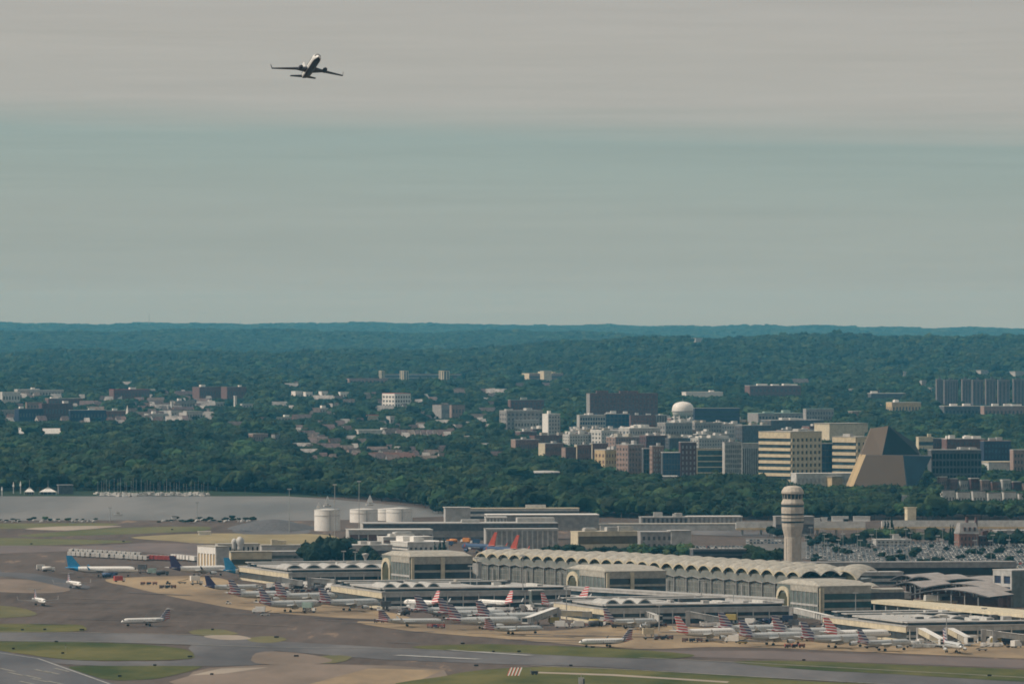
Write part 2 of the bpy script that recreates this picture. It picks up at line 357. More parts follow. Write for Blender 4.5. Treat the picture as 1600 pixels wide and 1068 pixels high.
sheet('airfield_grass', [(645, 1010), (760, 1006), (900, 1010), (1010, 1016), (1085, 1023), (1040, 1028.5), (930, 1026), (800, 1020), (700, 1016)], G1, 'long green island before the white taxiing jet', smooth_n=5)
sheet('airfield_grass', [(660, 1074), (700, 1055), (760, 1046), (850, 1041.5), (950, 1044), (1100, 1052), (1250, 1063), (1420, 1075)], G1, 'wide green field around the striped barrier', smooth_n=5)
sheet('airfield_grass', [(1145, 1034), (1250, 1032.5), (1450, 1040), (1640, 1049), (1640, 1066), (1400, 1053), (1250, 1045)], G1, 'green strip between taxilane and taxiway', smooth_n=5)
sheet('dirt_track', [(830, 1049), (960, 1053), (1140, 1064.5), (1136, 1066.5), (955, 1055.5), (830, 1051)], CT2, 'thin sandy track across the green field')
sheet('runway', [(-20, 1013), (40, 1024), (70, 1031), (185, 1070), (-20, 1074)], AS2, 'dark runway end with worn white stripes')
def line(pts, w, m, name='painted_line', label='worn white painted edge line', z=.34):
    mb = MB()
    for (a, b) in zip(pts[:-1], pts[1:]):
        A = P(*a); B = P(*b); d = (B - A).normalized(); n = Vector((-d.y, d.x, 0)) * w / 2
        mb.add([(A+n).to_tuple()[:2]+(z,), (B+n).to_tuple()[:2]+(z,), (B-n).to_tuple()[:2]+(z,), (A-n).to_tuple()[:2]+(z,)], [(3, 2, 1, 0)])
    return tag(mb.build(name, m), label, None, None, 'structure')
line([(-20, 1017), (60, 1029), (172, 1069)], 1.0, PW, label='white edge line curving round the runway end')
line([(-20, 1000.5), (100, 1001), (300, 1007), (420, 1011)], 2.4, PY, label='pale shoulder line above the largest green island')
line([(-20, 987), (140, 988.5), (330, 992)], 2.4, PY, label='pale shoulder line along the thin green verge')
line([(420, 1011), (620, 1013), (830, 1021)], 2.2, PY, label='pale shoulder line above the long white bars')
line([(830, 1040), (1000, 1047), (1200, 1058.5), (1400, 1069.5)], 2.4, PY, label='pale shoulder line beside the wide green field')
line([(1000, 1027.5), (1150, 1034.5), (1640, 1060.5)], 2.6, PY, label='pale shoulder line beside the green strip')
line([(700, 1015.5), (830, 1024)], 5.5, PW, 'painted_bar', 'upper long white bar on the taxiway')
line([(620, 1023.5), (748, 1030)], 6.0, PW, 'painted_bar', 'lower long white bar on the taxiway')
for i, (x, y) in enumerate([(0, 1044), (12, 1050), (40, 1055), (50, 1060), (55, 1046), (68, 1048), (85, 1044), (75, 1064), (30, 1064)]):
    line([(x, y), (x + 24, y + 5.5)], 1.8, PY, 'threshold_stripe', 'worn white threshold stripe painted on the dark runway end')
for i in range(60):
    x = rnd.uniform(-50, 1300); y = rnd.uniform(925, 975) if x < 600 else rnd.uniform(985, 1003)
    l = rnd.uniform(30, 150)
    line([(x, y), (x + l, y + l * rnd.uniform(-.01, .05))], rnd.uniform(1.0, 3.5), AS2 if rnd.random() < .75 else CP, 'tyre_streak', 'long dark tyre streak on the brown apron', z=.33)
VIS = []
# ------------------------------------------------------------------ buildings
def lattice(mb, face, L, z0, z1, rows, cols, vt, ht, proud, mi=0, off=0.0, top=0.0, base=0.0):
    """piers and spandrels standing proud of the glass core. face 'L': plane x=0 looking -x; 'R': plane y=0 looking -y"""
    def put(a0, a1, b0, b1, pr):
        if face == 'L': mb.box(-pr - off, .05 - off, a0, a1, b0, b1, mi)
        else: mb.box(a0, a1, -pr - off, .05 - off, b0, b1, mi)
    hh = (z1 - z0 - top - base); first = 1 if rows < 0 else 0; rows = abs(rows)
    if rows:
        fl = hh / rows
        for k in range(first, rows + 1):
            zc = z0 + base + k * fl; a = max(z0, zc - fl*ht/2); b = min(z1, zc + fl*ht/2)
            if b > a: put(0, L, a, b, proud)
    if base: put(0, L, z0, z0 + base, proud + .01)
    if top: put(0, L, z1 - top, z1, proud + .01)
    if cols:
        w = L / cols
        for k in range(cols + 1):
            c = k * w; a = max(0, c - w*vt/2); b = min(L, c + w*vt/2)
            put(a, b, z0 + .02, z1 - .02, proud + .08)
def bldg(name, label, cat, xA, xB, xC, yt, yb, th=70, dep=30, wall='grey', glass='glass', roof='roof', L=('grid', 4, 6), Rr=('grid', 4, 8),
         zoff=14, units=0, unit='lgrey', vt=.5, ht=.5, top=0, base=0, group=None, proud=.5, sep=False, gap=None, zb=None, excl=True, wallL=None, far=0, vis=True):
    D = dist_for(xB, yb, zoff) + far; s = D / F
    X = (xB - 800) * s; gz_ = T1(X, D) - .5 if zb is None else zb
    zt = H - (yt - HY) * s; h = zt - gz_
    t = R(th)
    L1 = (xB - xA) * s / max(math.cos(t), .05) if xB > xA else dep
    L2 = (xC - xB) * s / max(math.sin(t), .05) if xC > xB else dep
    if xB <= xA: L1 = dep
    L1 = min(L1, 420); L2 = min(L2, 420)
    e = empty(name, (X, D, gz_), math.pi/2 - t, label, cat, group)
    M_ = lambda k: M[k] if isinstance(k, str) else k
    core = MB().box(0, L2, 0, L1, 0, h - .6); solid = (L[0] == 'blank' and Rr[0] == 'blank')
    if solid: core.build('wall', M_(wall), e)
    else:
        core.build('window_glass', M_(glass), e)
        for face, spec, LL, wm in (('L', L, L1, wallL or wall), ('R', Rr, L2, wall)):
            if LL < 2: continue
            mb = MB(); st, rr, cc = (spec + (0, 0))[:3]
            if st == 'blank': lattice(mb, face, LL, 0, h, 0, 0, 0, 0, proud, base=h)
            elif st == 'grid': lattice(mb, face, LL, 0, h, rr, cc, vt, ht, proud, top=top or h/(rr+1)*.5, base=base)
            elif st == 'bands': lattice(mb, face, LL, 0, h, rr, 0, vt, ht, proud, top=top or h/(rr+1)*.5, base=base)
            elif st == 'fins': lattice(mb, face, LL, 0, h, 0, cc, vt, ht, proud, top=top or 1.2, base=base)
            elif st == 'glass': lattice(mb, face, LL, 0, h, rr, cc, .08, .10, .15, top=top or .8, base=base)
            if sep and st in ('bands', 'grid') and len(mb.v) >= 8:
                for k in range(0, len(mb.v), 8):
                    one = MB(); one.v = mb.v[k:k+8]; one.f = [(3,2,1,0),(4,5,6,7),(0,1,5,4),(1,2,6,5),(2,3,7,6),(3,0,4,7)]; one.m = [0]*6; one.sm = [False]*6
                    zs = [v[2] for v in one.v]
                    one.build('pier' if max(zs) - min(zs) > h*.6 else 'spandrel', M_(wm), e)
            else: mb.build('facade' if st != 'blank' else 'wall', M_(wm), e)
    rf = MB().box(-proud-.25, L2+.3, -proud-.25, L1+.3, h-.6, h); rf.build('roof', M_(roof), e)
    par = MB(); 
    if units:
        rr_ = random.Random(int(xA*7 + yt*13))
        for k in range(units):
            w = rr_.uniform(.06, .18) * L2 + 2; d_ = rr_.uniform(.15, .4) * L1 + 1; hh = rr_.uniform(1.6, 3.6)
            x0 = rr_.uniform(1, max(1.5, L2 - w - 1)); y0 = rr_.uniform(1, max(1.5, L1 - d_ - 1))
            MB().box(x0, x0+w, y0, y0+d_, h + .01*k, h+hh).build('rooftop_unit', M_(unit), e)
    if excl:
        c = e.matrix_basis @ Vector((L2/2, L1/2, 0)); r = .5*math.hypot(L1, L2)
        ux = Vector((math.sin(t), math.cos(t))); uy = Vector((-math.cos(t), math.sin(t)))
        o = Vector((X, D)); n1 = max(1, int(L2/14)); n2 = max(1, int(L1/14))
        for i in range(n1+1):
            for j in range(n2+1):
                q = o + ux*(L2*i/n1) + uy*(L1*j/n2); EXCL.append((q.x, q.y, 11))
    if excl and vis: VIS.append((xA-2, xC+2, yb, D))
    BI[name + '|' + label[:30]] = (e, L1, L2, h, s)
    return e, L1, L2, h, s
BI = {}
B = bldg
OB = 'office_building'; AP = 'apartment_building'

# -- the office district right of centre
B(OB, 'beige office block with banded sunlit side and square window grid on its shaded side', 'office building', 1188, 1236, 1285, 674, 742, 45, wall='beige', L=('bands', 8), Rr=('grid', 8, 7), vt=.5, ht=.48, top=5.0, sep=True, roof='roofcream', proud=.9, units=1, base=3)
B(OB, 'second beige banded office block standing between the square grid block and the slanted tan building', 'office building', 1303, 1338, 1368, 682, 741, 45, wall='beige', L=('bands', 7), Rr=('grid', 7, 4), vt=.5, ht=.5, top=4.0, sep=True, roof='roofcream', proud=.9, units=1, base=2, far=40)
B(OB, 'dark blue glass link building in the gap between the two beige offices', 'office building', 1282, 1284, 1312, 692, 741, 80, wall='dgrey', glass='bglass', L=('blank',), Rr=('glass', 7, 5), far=70)
B('plant_room', 'long cream penthouse block above the second beige office', 'building', 1274, 1296, 1358, 661, 685, 60, wall='cream', L=('blank',), Rr=('blank',), roof='roofcream', far=150)
B(OB, 'low cream stone hall stretched before the beige offices', 'building', 1238, 1245, 1348, 739, 756, 78, wall='offwhite', L=('blank',), Rr=('grid', 2, 16), roof='white', zoff=8, glass='lgrey')
B('gabled_hall', 'small pale pink front hall peeping over the trees under the beige offices', 'building', 1284, 1300, 1322, 744, 756, 50, wall='tan', L=('blank',), Rr=('blank',), roof='roofcream', zoff=8)
B(OB, 'grey office block with tall vertical fins beside the beige office', 'office building', 1158, 1160, 1187, 692, 738, 84, wall='lgrey', L=('blank',), Rr=('fins', 1, 9), top=5, vt=.45, roof='lgrey', base=4)
B(OB, 'cool grey glass office of mixed panels left of the finned grey block', 'office building', 1130, 1133, 1159, 690, 738, 82, wall='lgrey', glass='gglass', L=('blank',), Rr=('grid', 9, 9), roof='grey', units=1, vt=.35, ht=.35)
B(OB, 'teal green glass office framed in pale stone', 'office building', 1088, 1090, 1131, 700, 737, 84, wall='cream', glass='tglass', L=('blank',), Rr=('bands', 6), ht=.16, top=1.6, roof='roofcream', base=3)
B(AP, 'narrow dark red brick block with pale corner windows', 'apartment building', 1062, 1064, 1088, 690, 737, 84, wall='maroon', glass='lgrey', L=('blank',), Rr=('grid', 8, 4), vt=.62, ht=.45, roof='roof')
B(OB, 'midnight blue glass office under a thin white roof edge', 'office building', 1034, 1036, 1063, 706, 737, 84, wall='dgrey', glass='bglass', L=('blank',), Rr=('glass', 6, 6), roof='white')
B(AP, 'pale grey and pink brick apartment block left of the midnight blue office', 'apartment building', 1016, 1020, 1037, 696, 736, 74, wall='pbrick', glass='lgrey', L=('grid', 8, 2), Rr=('grid', 8, 4), roof='roof', units=1)
B(AP, 'salmon brick apartment block with two orange columns of bays', 'apartment building', 964, 982, 1006, 694, 731, 50, wall='pbrick', glass='dgrey', L=('grid', 7, 4), Rr=('grid', 7, 5), vt=.55, ht=.5, wallL='pbrick', roof='roof', units=2)
B(OB, 'dark slot of glass between the salmon block and the pink brick block', 'office building', 1004, 1006, 1018, 700, 734, 84, wall='dgrey', L=('blank',), Rr=('glass', 7, 3), roof='roof', far=30)
B(AP, 'low tan brick apartment wing stepping down toward the woods', 'apartment building', 930, 946, 968, 702, 724, 50, wall='tan', glass='brick', L=('grid', 4, 3), Rr=('grid', 4, 5), roof='roof', units=2)
B(AP, 'cream fronted brick block with a dark pitched edge next to the tan wing', 'apartment building', 922, 926, 950, 692, 712, 60, wall='brick', glass='dgrey', L=('blank',), Rr=('grid', 3, 6), wallL='cream', roof='roof')
B(AP, 'brick apartment block with a bright cream end bay at the wood edge', 'apartment building', 898, 902, 924, 694, 713, 60, wall='brick', glass='dgrey', L=('blank',), Rr=('grid', 3, 6), wallL='cream', roof='roof', units=1)
B(AP, 'brown brick block whose yellow cream corner faces the sun', 'apartment building', 842, 852, 880, 692, 709, 50, wall='brick', glass='dgrey', L=('blank',), Rr=('grid', 3, 8), wallL='cream', roof='roof', units=1)
B(AP, 'long low reddish apartment row furthest into the woods', 'apartment building', 799, 806, 842, 686, 698, 60, wall='brick', glass='dgrey', L=('blank',), Rr=('grid', 2, 10), wallL='pbrick', roof='roof', units=1)
B(AP, 'slim cream sided brick block between two brown blocks', 'apartment building', 878, 884, 900, 698, 714, 55, wall='dbrick', glass='dgrey', L=('blank',), Rr=('grid', 3, 5), wallL='pbrick', roof='droof')
cityrow = [
 (828, 836, 905, 680, 691, 'brick', 'long red roofed row behind the brown brick blocks', 'maroon'),
 (880, 890, 960, 678, 694, 'offwhite', 'pale stepped row above the cream fronted brick block', 'roof'),
 (925, 940, 985, 672, 694, 'offwhite', 'white topped block with dark square openings under the blue glass office', 'white'),
 (968, 984, 1032, 668, 698, 'lgrey', 'large pale grey apartment block behind the salmon bays', 'white'),
 (948, 962, 1010, 682, 700, 'pbrick', 'dusty pink row crowded in front of the pale grey block', 'roof'),
 (1000, 1010, 1042, 680, 700, 'maroon', 'maroon block with pinkish parapet in the crowded middle', 'pbrick'),
 (960, 975, 1032, 657, 672, 'lgrey', 'light grey set back block under the brown slab tower', 'roof'),
 (1028, 1040, 1082, 660, 690, 'grey', 'dull green grey block with a rounded roof below the water tower', 'lgrey'),
 (1078, 1086, 1128, 660, 684, 'grey', 'grey windowed block with a small pale dome roof', 'lgrey'),
 (1104, 1112, 1160, 662, 684, 'lgrey', 'grey block topped by three small white stair heads', 'roof'),
 (1150, 1160, 1205, 664, 690, 'dgrey', 'shadowy grey block behind the finned grey office', 'lgrey'),
 (1080, 1092, 1150, 684, 702, 'lgrey', 'pale slab with a small cream lift tower above the teal office', 'lgrey'),
 (1040, 1046, 1080, 684, 700, 'dgrey', 'dark roofed block directly behind the dark red brick block', 'droof'),
 (1190, 1205, 1290, 656, 680, 'dgrey', 'long dark hall with a shallow curved grey roof behind the beige office', 'lgrey'),
]
for i, (a, b, c, yt, yb, w, lb, rf) in enumerate(cityrow):
    B(AP, lb, 'apartment building', a, b, c, yt, yb, 58, wall=w, glass='dgrey', L=('grid', 4, 3), Rr=('grid', 4, max(4, int((c-b)/4))), roof=rf, units=3, unit='offwhite' if i % 2 else 'roofcream', zoff=4)
for i in range(120):
    x = rnd.uniform(885, 1285) if i < 58 else rnd.uniform(800, 1130); y = rnd.choice([664, 672, 680, 688, 696]) + rnd.uniform(-3, 3)
    if y > 690 and (x < 925 or x > 1080): y -= 14
    if x < 900: y = 684 + rnd.uniform(-4, 6)
    w_ = rnd.uniform(14, 44)
    wc_, rc_ = rnd.choice([('lgrey', 'light grey'), ('grey', 'grey'), ('pbrick', 'dusty pink'), ('dbrick', 'dark brown'), ('brick', 'red brick'), ('offwhite', 'off white'), ('tan', 'tan'), ('dgrey', 'charcoal')]), rnd.choice([('white', 'white'), ('roof', 'pale'), ('lgrey', 'grey'), ('offwhite', 'off white'), ('droof', 'dark')])
    wh_ = 'behind the yellow cream corner block' if x < 890 else 'below the blue glass office' if x < 975 else 'behind the pale grey apartment block' if x < 1050 else 'below the water tower' if x < 1130 else 'behind the beige office block'
    B(AP, 'small %s walled block with a %s roof %s' % (wc_[1], rc_[1], wh_), 'apartment building', x, x + w_*.25, x + w_, y - rnd.uniform(7, 15), y + 2, rnd.uniform(45, 75), wall=wc_[0], glass='dgrey', L=('grid', 3, 2), Rr=('grid', 3, max(3, int(w_/4))), roof=rc_[0], units=2, unit='offwhite', zoff=3, dep=14, group='small %s blocks with %s roofs %s' % (wc_[1], rc_[1], wh_), vis=False)
B(AP, 'huge brown brick slab of flats with a pale vertical edge', 'apartment building', 917, 922, 1028, 614, 652, 78, wall='dbrick', glass='dgrey', L=('blank',), Rr=('grid', 8, 18), wallL='grey', roof='dbrick', units=3, unit='dbrick', vt=.6, ht=.6)
B(OB, 'grey white gridded office left of the bright blue glass block', 'office building', 902, 906, 946, 648, 674, 80, wall='lgrey', glass='bglass', L=('blank',), Rr=('grid', 5, 10), vt=.3, ht=.4, roof='roof', units=2, unit='white', zoff=8)
B(OB, 'bright blue glass office under a white rooftop plant', 'office building', 945, 947, 984, 646, 674, 82, wall='dgrey', glass='bglass', L=('blank',), Rr=('glass', 6, 6), roof='lgrey', units=3, unit='white', zoff=8)
B(AP, 'brown flats with a white gabled top right of the blue glass office', 'apartment building', 984, 986, 1024, 648, 668, 80, wall='dbrick', glass='dgrey', L=('blank',), Rr=('grid', 5, 8), roof='droof', units=2, unit='white')
B(AP, 'grey flats with three pale shafts beneath the brown slab', 'apartment building', 1016, 1018, 1042, 648, 668, 80, wall='grey', glass='dgrey', L=('blank',), Rr=('fins', 1, 6), roof='lgrey')
B(OB, 'long navy office building just right of the water tower', 'office building', 1084, 1086, 1156, 637, 658, 82, wall='navy', glass='glass', L=('blank',), Rr=('bands', 5), ht=.55, roof='lgrey')
B('tower_block', 'slim white tower block with one bright vertical stair shaft', 'tower block', 848, 857, 875, 646, 676, 60, wall='lgrey', glass='dgrey', L=('blank',), Rr=('grid', 8, 4), wallL='white', roof='white', units=1, unit='white')
B(AP, 'mauve grey flats beside the slim white tower block', 'apartment building', 781, 792, 848, 641, 668, 60, wall='grey', glass='dgrey', L=('grid', 6, 3), Rr=('grid', 6, 9), roof='lgrey', units=2)
B(AP, 'dark plum flats rising behind the mauve grey flats', 'apartment building', 794, 798, 850, 624, 642, 70, wall='dbrick', glass='dgrey', L=('blank',), Rr=('grid', 5, 9), roof='green', units=1)
B(OB, 'low white edged block half hidden before the mauve grey flats', 'office building', 800, 804, 842, 655, 668, 75, wall='lgrey', glass='dgrey', L=('blank',), Rr=('grid', 3, 8), roof='white')
# white and green roofs behind the district
B('school_building', 'wide block with long pale green roofs among trees', 'building', 1170, 1185, 1258, 645, 655, 70, wall='grey', L=('blank',), Rr=('grid', 3, 14), roof='green', units=2, unit='green')
B('school_building', 'block with a flat green white roof right of the long green roofs', 'building', 1256, 1260, 1303, 638, 655, 78, wall='grey', glass='dgrey', L=('blank',), Rr=('grid', 4, 10), roof='green')
B('hospital_building', 'low white hospital like block with a square stair tower on the hillside', 'building', 1066, 1072, 1130, 612, 617, 76, wall='white', L=('blank',), Rr=('blank',), roof='white', units=1, unit='white')
B(AP, 'brown flats topped with white boxes on the hillside above the green roofs', 'apartment building', 1165, 1172, 1252, 602, 617, 74, wall='dbrick', glass='dgrey', L=('blank',), Rr=('grid', 3, 12), roof='roof', units=4, unit='white')
B(OB, 'thin white roofed office with a raised white box in the hillside woods', 'office building', 1357, 1361, 1416, 614, 621, 78, wall='dgrey', L=('blank',), Rr=('blank',), roof='white', units=1, unit='white')
B(OB, 'cream stepped building among trees below the thin white roofed office', 'building', 1386, 1394, 1440, 628, 640, 66, wall='tan', glass='dgrey', L=('grid', 2, 3), Rr=('grid', 2, 9), roof='offwhite', units=2, unit='white')
B('school_building', 'small peach walled building left of the cream stepped building', 'building', 1326, 1332, 1350, 642, 648, 66, wall='pbrick', L=('blank',), Rr=('blank',), roof='roof')
# far slabs at the right edge
for i, (a, c) in enumerate([(1463, 1473), (1475, 1497), (1503, 1517), (1519, 1537), (1540, 1556), (1559, 1578), (1583, 1612)]):
    B('tower_block', ['narrow grey tower block at the near end of the hazy slab row', 'grey slab tower with two dark recesses, second in the hazy slab row', 'slender violet grey slab tower, third in the hazy slab row', 'broad brown grey slab tower in the middle of the hazy slab row', 'grey slab tower with a pale shaft, fifth in the hazy slab row', 'blue grey slab tower before the gap in the hazy slab row', 'brownish slab tower beyond the gap, last in the hazy slab row'][i],
      'tower block', a, a + 1, c, 592 + (i % 2), 632, 84, wall='slab', glass='dgrey', L=('blank',), Rr=('fins', 1, 3 if c - a < 20 else 5), vt=.55, roof='grey', units=1, unit='dgrey', top=3, zoff=10)
B('shopping_centre', 'low dark shopping hall with pinkish parapets below the hazy slabs', 'building', 1470, 1476, 1536, 634, 645, 78, wall='dgrey', L=('blank',), Rr=('grid', 2, 10), roof='roof', units=2, unit='white')
B('shopping_centre', 'long low salmon fronted hall below the hazy slabs', 'building', 1534, 1538, 1612, 634, 646, 80, wall='pbrick', glass='dgrey', L=('blank',), Rr=('grid', 2, 12), roof='lgrey', units=3, unit='white')
for lb, x, y, w in (('white hillside house under the crest, topmost of the scattered houses', 1407, 587, 14), ('pale house on the hillside above the woods beside the slabs', 1436, 601, 12), ('pale house just left of the hazy slab row', 1450, 612, 10), ('white roofed house behind the hazy slab row', 1525, 585, 22), ('second white house above the last hazy slab', 1578, 587, 24), ('small white house alone in the right hand woods', 1573, 668, 14), ('tiny white house near the long crest of trees', 1080, 535, 20), ('little cream box building at the wood edge beside the square cream tower', 1400, 783, 20)):
    B('house', lb, 'house', x, x + w*.35, x + w, y - (7 if y < 700 else 9), y, 50, wall='lgrey' if y < 640 else 'offwhite', L=('blank',), Rr=('blank',), roof='roof', zoff=6)
# right: banded cream block, dark terrace, white low hall
B(OB, 'small cream banded office right of the slanted tan building', 'office building', 1433, 1436, 1458, 682, 700, 80, wall='cream', L=('blank',), Rr=('bands', 3), roof='cream', units=1, unit='cream')
B(AP, 'maroon brick block attached to the small cream banded office', 'apartment building', 1457, 1459, 1480, 684, 700, 82, wall='maroon', L=('blank',), Rr=('grid', 3, 5), roof='roof')
B(AP, 'wide dark brick block with busy white rooftop plant', 'apartment building', 1474, 1480, 1540, 685, 716, 78, wall='dbrick', glass='dgrey', L=('blank',), Rr=('grid', 6, 12), roof='roof', units=5, unit='white')
B(AP, 'tall navy brick block with pinkish parapet and bluish window bays', 'apartment building', 1534, 1538, 1580, 688, 721, 80, wall='navy', glass='slate', L=('blank',), Rr=('grid', 6, 8), roof='pbrick', units=2)
B(AP, 'red brick gridded flats at the far right edge of the dark blocks', 'apartment building', 1580, 1584, 1625, 702, 724, 78, wall='pbrick', glass='dgrey', L=('blank',), Rr=('grid', 4, 8), roof='roof')
B('low_hall', 'long flat cream roofed hall among the trees at the right edge', 'building', 1537, 1545, 1630, 721, 733, 80, wall='offwhite', L=('blank',), Rr=('blank',), roof='cream', zoff=8)
for i in range(9):
    x = 1465 + i * 16.5
    B('townhouse', 'brick townhouse with a pale parapet in the staggered terrace above the white garages', 'townhouse', x, x + 3, x + 15, 744 + (i % 3) * 2 + i * .8, 765, 66, wall=['pbrick', 'brick', 'lgrey', 'maroon'][i % 4], glass='dgrey', L=('blank',), Rr=('grid', 2, 4), roof=['white', 'roof', 'droof'][i % 3], zoff=4, units=0, group='brick townhouses above the white garages')
for i in range(6):
    x = 1470 + i * 24
    B('garage_block', 'white walled garage block in the row under the brick townhouses', 'garage', x, x + 3, x + 22, 765 + (i % 2) * 2 + i * .6, 781, 70, wall='offwhite', glass='dgrey', L=('blank',), Rr=('grid', 1, 4), roof='droof', zoff=5, group='white garages below the townhouses')

# -- slanted tan building: two convex solids
def hull(name, pts, m, parent):
    bm = bmesh.new()
    for p in pts: bm.verts.new(p)
    r = bmesh.ops.convex_hull(bm, input=bm.verts); bmesh.ops.recalc_face_normals(bm, faces=bm.faces)
    bmesh.ops.dissolve_limit(bm, angle_limit=R(1), verts=bm.verts, edges=bm.edges)
    me = bpy.data.meshes.new(name); bm.to_mesh(me); bm.free()
    for q in (m if isinstance(m, (list, tuple)) else [m]): me.materials.append(q)
    o = bpy.data.objects.new(name, me); COL.objects.link(o); o.parent = parent; return o
def slanted():
    D0 = dist_for(1370, 757, 12); s = D0 / F; g0 = T1((1370-800)*s, D0)
    e = empty('slanted_building', ((1370-800)*s, D0, g0), 0, 'tan building with leaning parallelogram walls and a blue glass overhang', 'building')
    def V(x, y, d):
        D = D0 + d; return Vector(((x-800)/F*D - (1370-800)*s, d, H - (y-HY)*D/F - g0))
    def solid(name, v, fs, ms):
        mb = MB(); mb.v = [tuple(q) for q in v]; mb.f = fs; mb.m = ms; mb.sm = [False]*len(fs)
        o = mb.build(name, [M['wedge'], M['slate' if name[0] == 'l' else 'nightglass'], M['sunlit_wedge' if name[0] == 'l' else 'wedge'], M['droof']], e)
        bm = bmesh.new(); bm.from_mesh(o.data); bmesh.ops.triangulate(bm, faces=bm.faces); bmesh.ops.recalc_face_normals(bm, faces=bm.faces); bm.to_mesh(o.data); bm.free()
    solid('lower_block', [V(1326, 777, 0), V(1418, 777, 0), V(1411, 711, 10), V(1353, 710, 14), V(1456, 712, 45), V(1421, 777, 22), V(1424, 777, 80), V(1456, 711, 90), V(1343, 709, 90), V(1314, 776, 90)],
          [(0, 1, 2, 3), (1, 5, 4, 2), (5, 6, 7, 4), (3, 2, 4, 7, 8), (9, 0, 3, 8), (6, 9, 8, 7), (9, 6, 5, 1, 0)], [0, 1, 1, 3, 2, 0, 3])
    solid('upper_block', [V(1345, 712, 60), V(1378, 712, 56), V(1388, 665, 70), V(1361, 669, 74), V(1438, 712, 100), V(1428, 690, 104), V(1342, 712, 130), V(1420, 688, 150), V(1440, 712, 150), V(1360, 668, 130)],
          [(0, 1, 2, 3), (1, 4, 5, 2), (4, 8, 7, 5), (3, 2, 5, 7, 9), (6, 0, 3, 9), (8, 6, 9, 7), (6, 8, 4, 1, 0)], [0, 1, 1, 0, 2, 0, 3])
    MB().box(-30, 40, 20, 70, 0, 4).build('podium', M['dgrey'], e)
    for i in range(8): EXCL.append(((1340+i*13-800)*s, D0+30, 40))
    VIS.append((1328, 1458, 757, D0))
slanted()
B(OB, 'long night blue office slab with a thin white roof line beside the leaning tan building', 'office building', 1452, 1456, 1534, 702, 742, 82, wall='dgrey', glass='nightglass', L=('blank',), Rr=('grid', 5, 14), vt=.25, ht=.3, units=4, roof='lgrey', far=60)

# -- water tower
def watertower():
    D = dist_for(1067, 664, 6); s = D/F; X = (1067-800)*s; g0 = T1(X, D) - 1
    e = empty('water_tower', (X, D, g0), 0, 'cream white water tower with a flattened bulb on columns', 'water tower')
    zt = H - (627-HY)*s - g0; r = 17*s; zm = H - (640-HY)*s - g0; zb = H - (650-HY)*s - g0
    MB().lathe([(.3, zt), (r*.35, zt-.6), (r*.7, zt-2.2), (r*.9, zt-5), (r, zm+1.5), (r, zm-1.5), (r*.93, zb+2), (r*.7, zb), (r*.3, zb-1.2)][::-1], 28).build('tank', M['white'], e)
    MB().lathe([(r+.8, zm-2.3), (r+.8, zm-1.3)], 28, smooth=False).build('walkway', M['lgrey'], e)
    for k in range(8):
        a = 2*math.pi*(k+.5)/8
        MB().lathe([(.9, 0), (.8, zb+1.5)], 8, M4=Matrix.Translation((r*.85*math.cos(a), r*.85*math.sin(a), 0))).build('leg', M['white'], e)
    MB().lathe([(2.2, 0), (2.0, zb)], 12).build('riser_pipe', M['white'], e)
    MB().lathe([(.25, zt-.5), (.15, zt+5)], 6).build('antenna', M['steel'], e)
    EXCL.append((X, D, 22)); VIS.append((1046, 1088, 662, D))
watertower()

# -- far hospitals and left districts
B('hospital_building', 'long grey hospital with cream stair blocks far on the wooded slope', 'hospital', 592, 594, 732, 584, 592, 80, wall='grey', L=('blank',), Rr=('bands', 3), roof='pbrick', zoff=8)
for lb, x0, x1 in (('tall cream stair block at the near end of the long grey hospital', 592, 601), ('cream paired tower in the middle of the long grey hospital', 625, 638), ('bright cream paired tower toward the far end of the long grey hospital', 686, 702)):
    B('tower_block', lb, 'tower block', x0, x0 + (x1-x0)*.45, x1, 579, 593, 50, wall='cream', L=('fins', 1, 2), Rr=('fins', 1, 2), roof='cream', zoff=8, far=-80)
B('hospital_building', 'yellow cream flats with a raised pink middle on the wooded slope', 'apartment building', 816, 827, 880, 583, 592, 60, wall='pbrick', glass='dgrey', L=('blank',), Rr=('bands', 2), wallL='cream', roof='cream', units=2, unit='cream', zoff=8)
B('tower_block', 'taller cream middle block of the yellow cream flats', 'tower block', 844, 850, 862, 579, 590, 50, wall='cream', L=('blank',), Rr=('blank',), roof='offwhite', zoff=8, far=-60)
B('mansion_block', 'small olive grey manor roof far left of the long hospital', 'building', 540, 546, 606, 591, 596, 76, wall='pbrick', L=('blank',), Rr=('grid', 2, 10), roof='brick', zoff=10)
B(OB, 'white gridded office with a dark red top floor in the left woods', 'office building', 597, 617, 641, 614, 634, 55, wall='white', glass='dgrey', L=('grid', 4, 4), Rr=('grid', 4, 6), vt=.35, ht=.45, roof='red', zoff=8)
B(OB, 'cream villa with a red cornice below the red topped office', 'building', 562, 570, 598, 648, 656, 60, wall='cream', glass='tan', L=('blank',), Rr=('grid', 2, 6), roof='dred', zoff=4)
B('church', 'white roofed church hall with a small central gable in the woods', 'church', 555, 560, 611, 671, 677, 76, wall='offwhite', L=('blank',), Rr=('blank',), roof='white', units=1, unit='white', zoff=4)
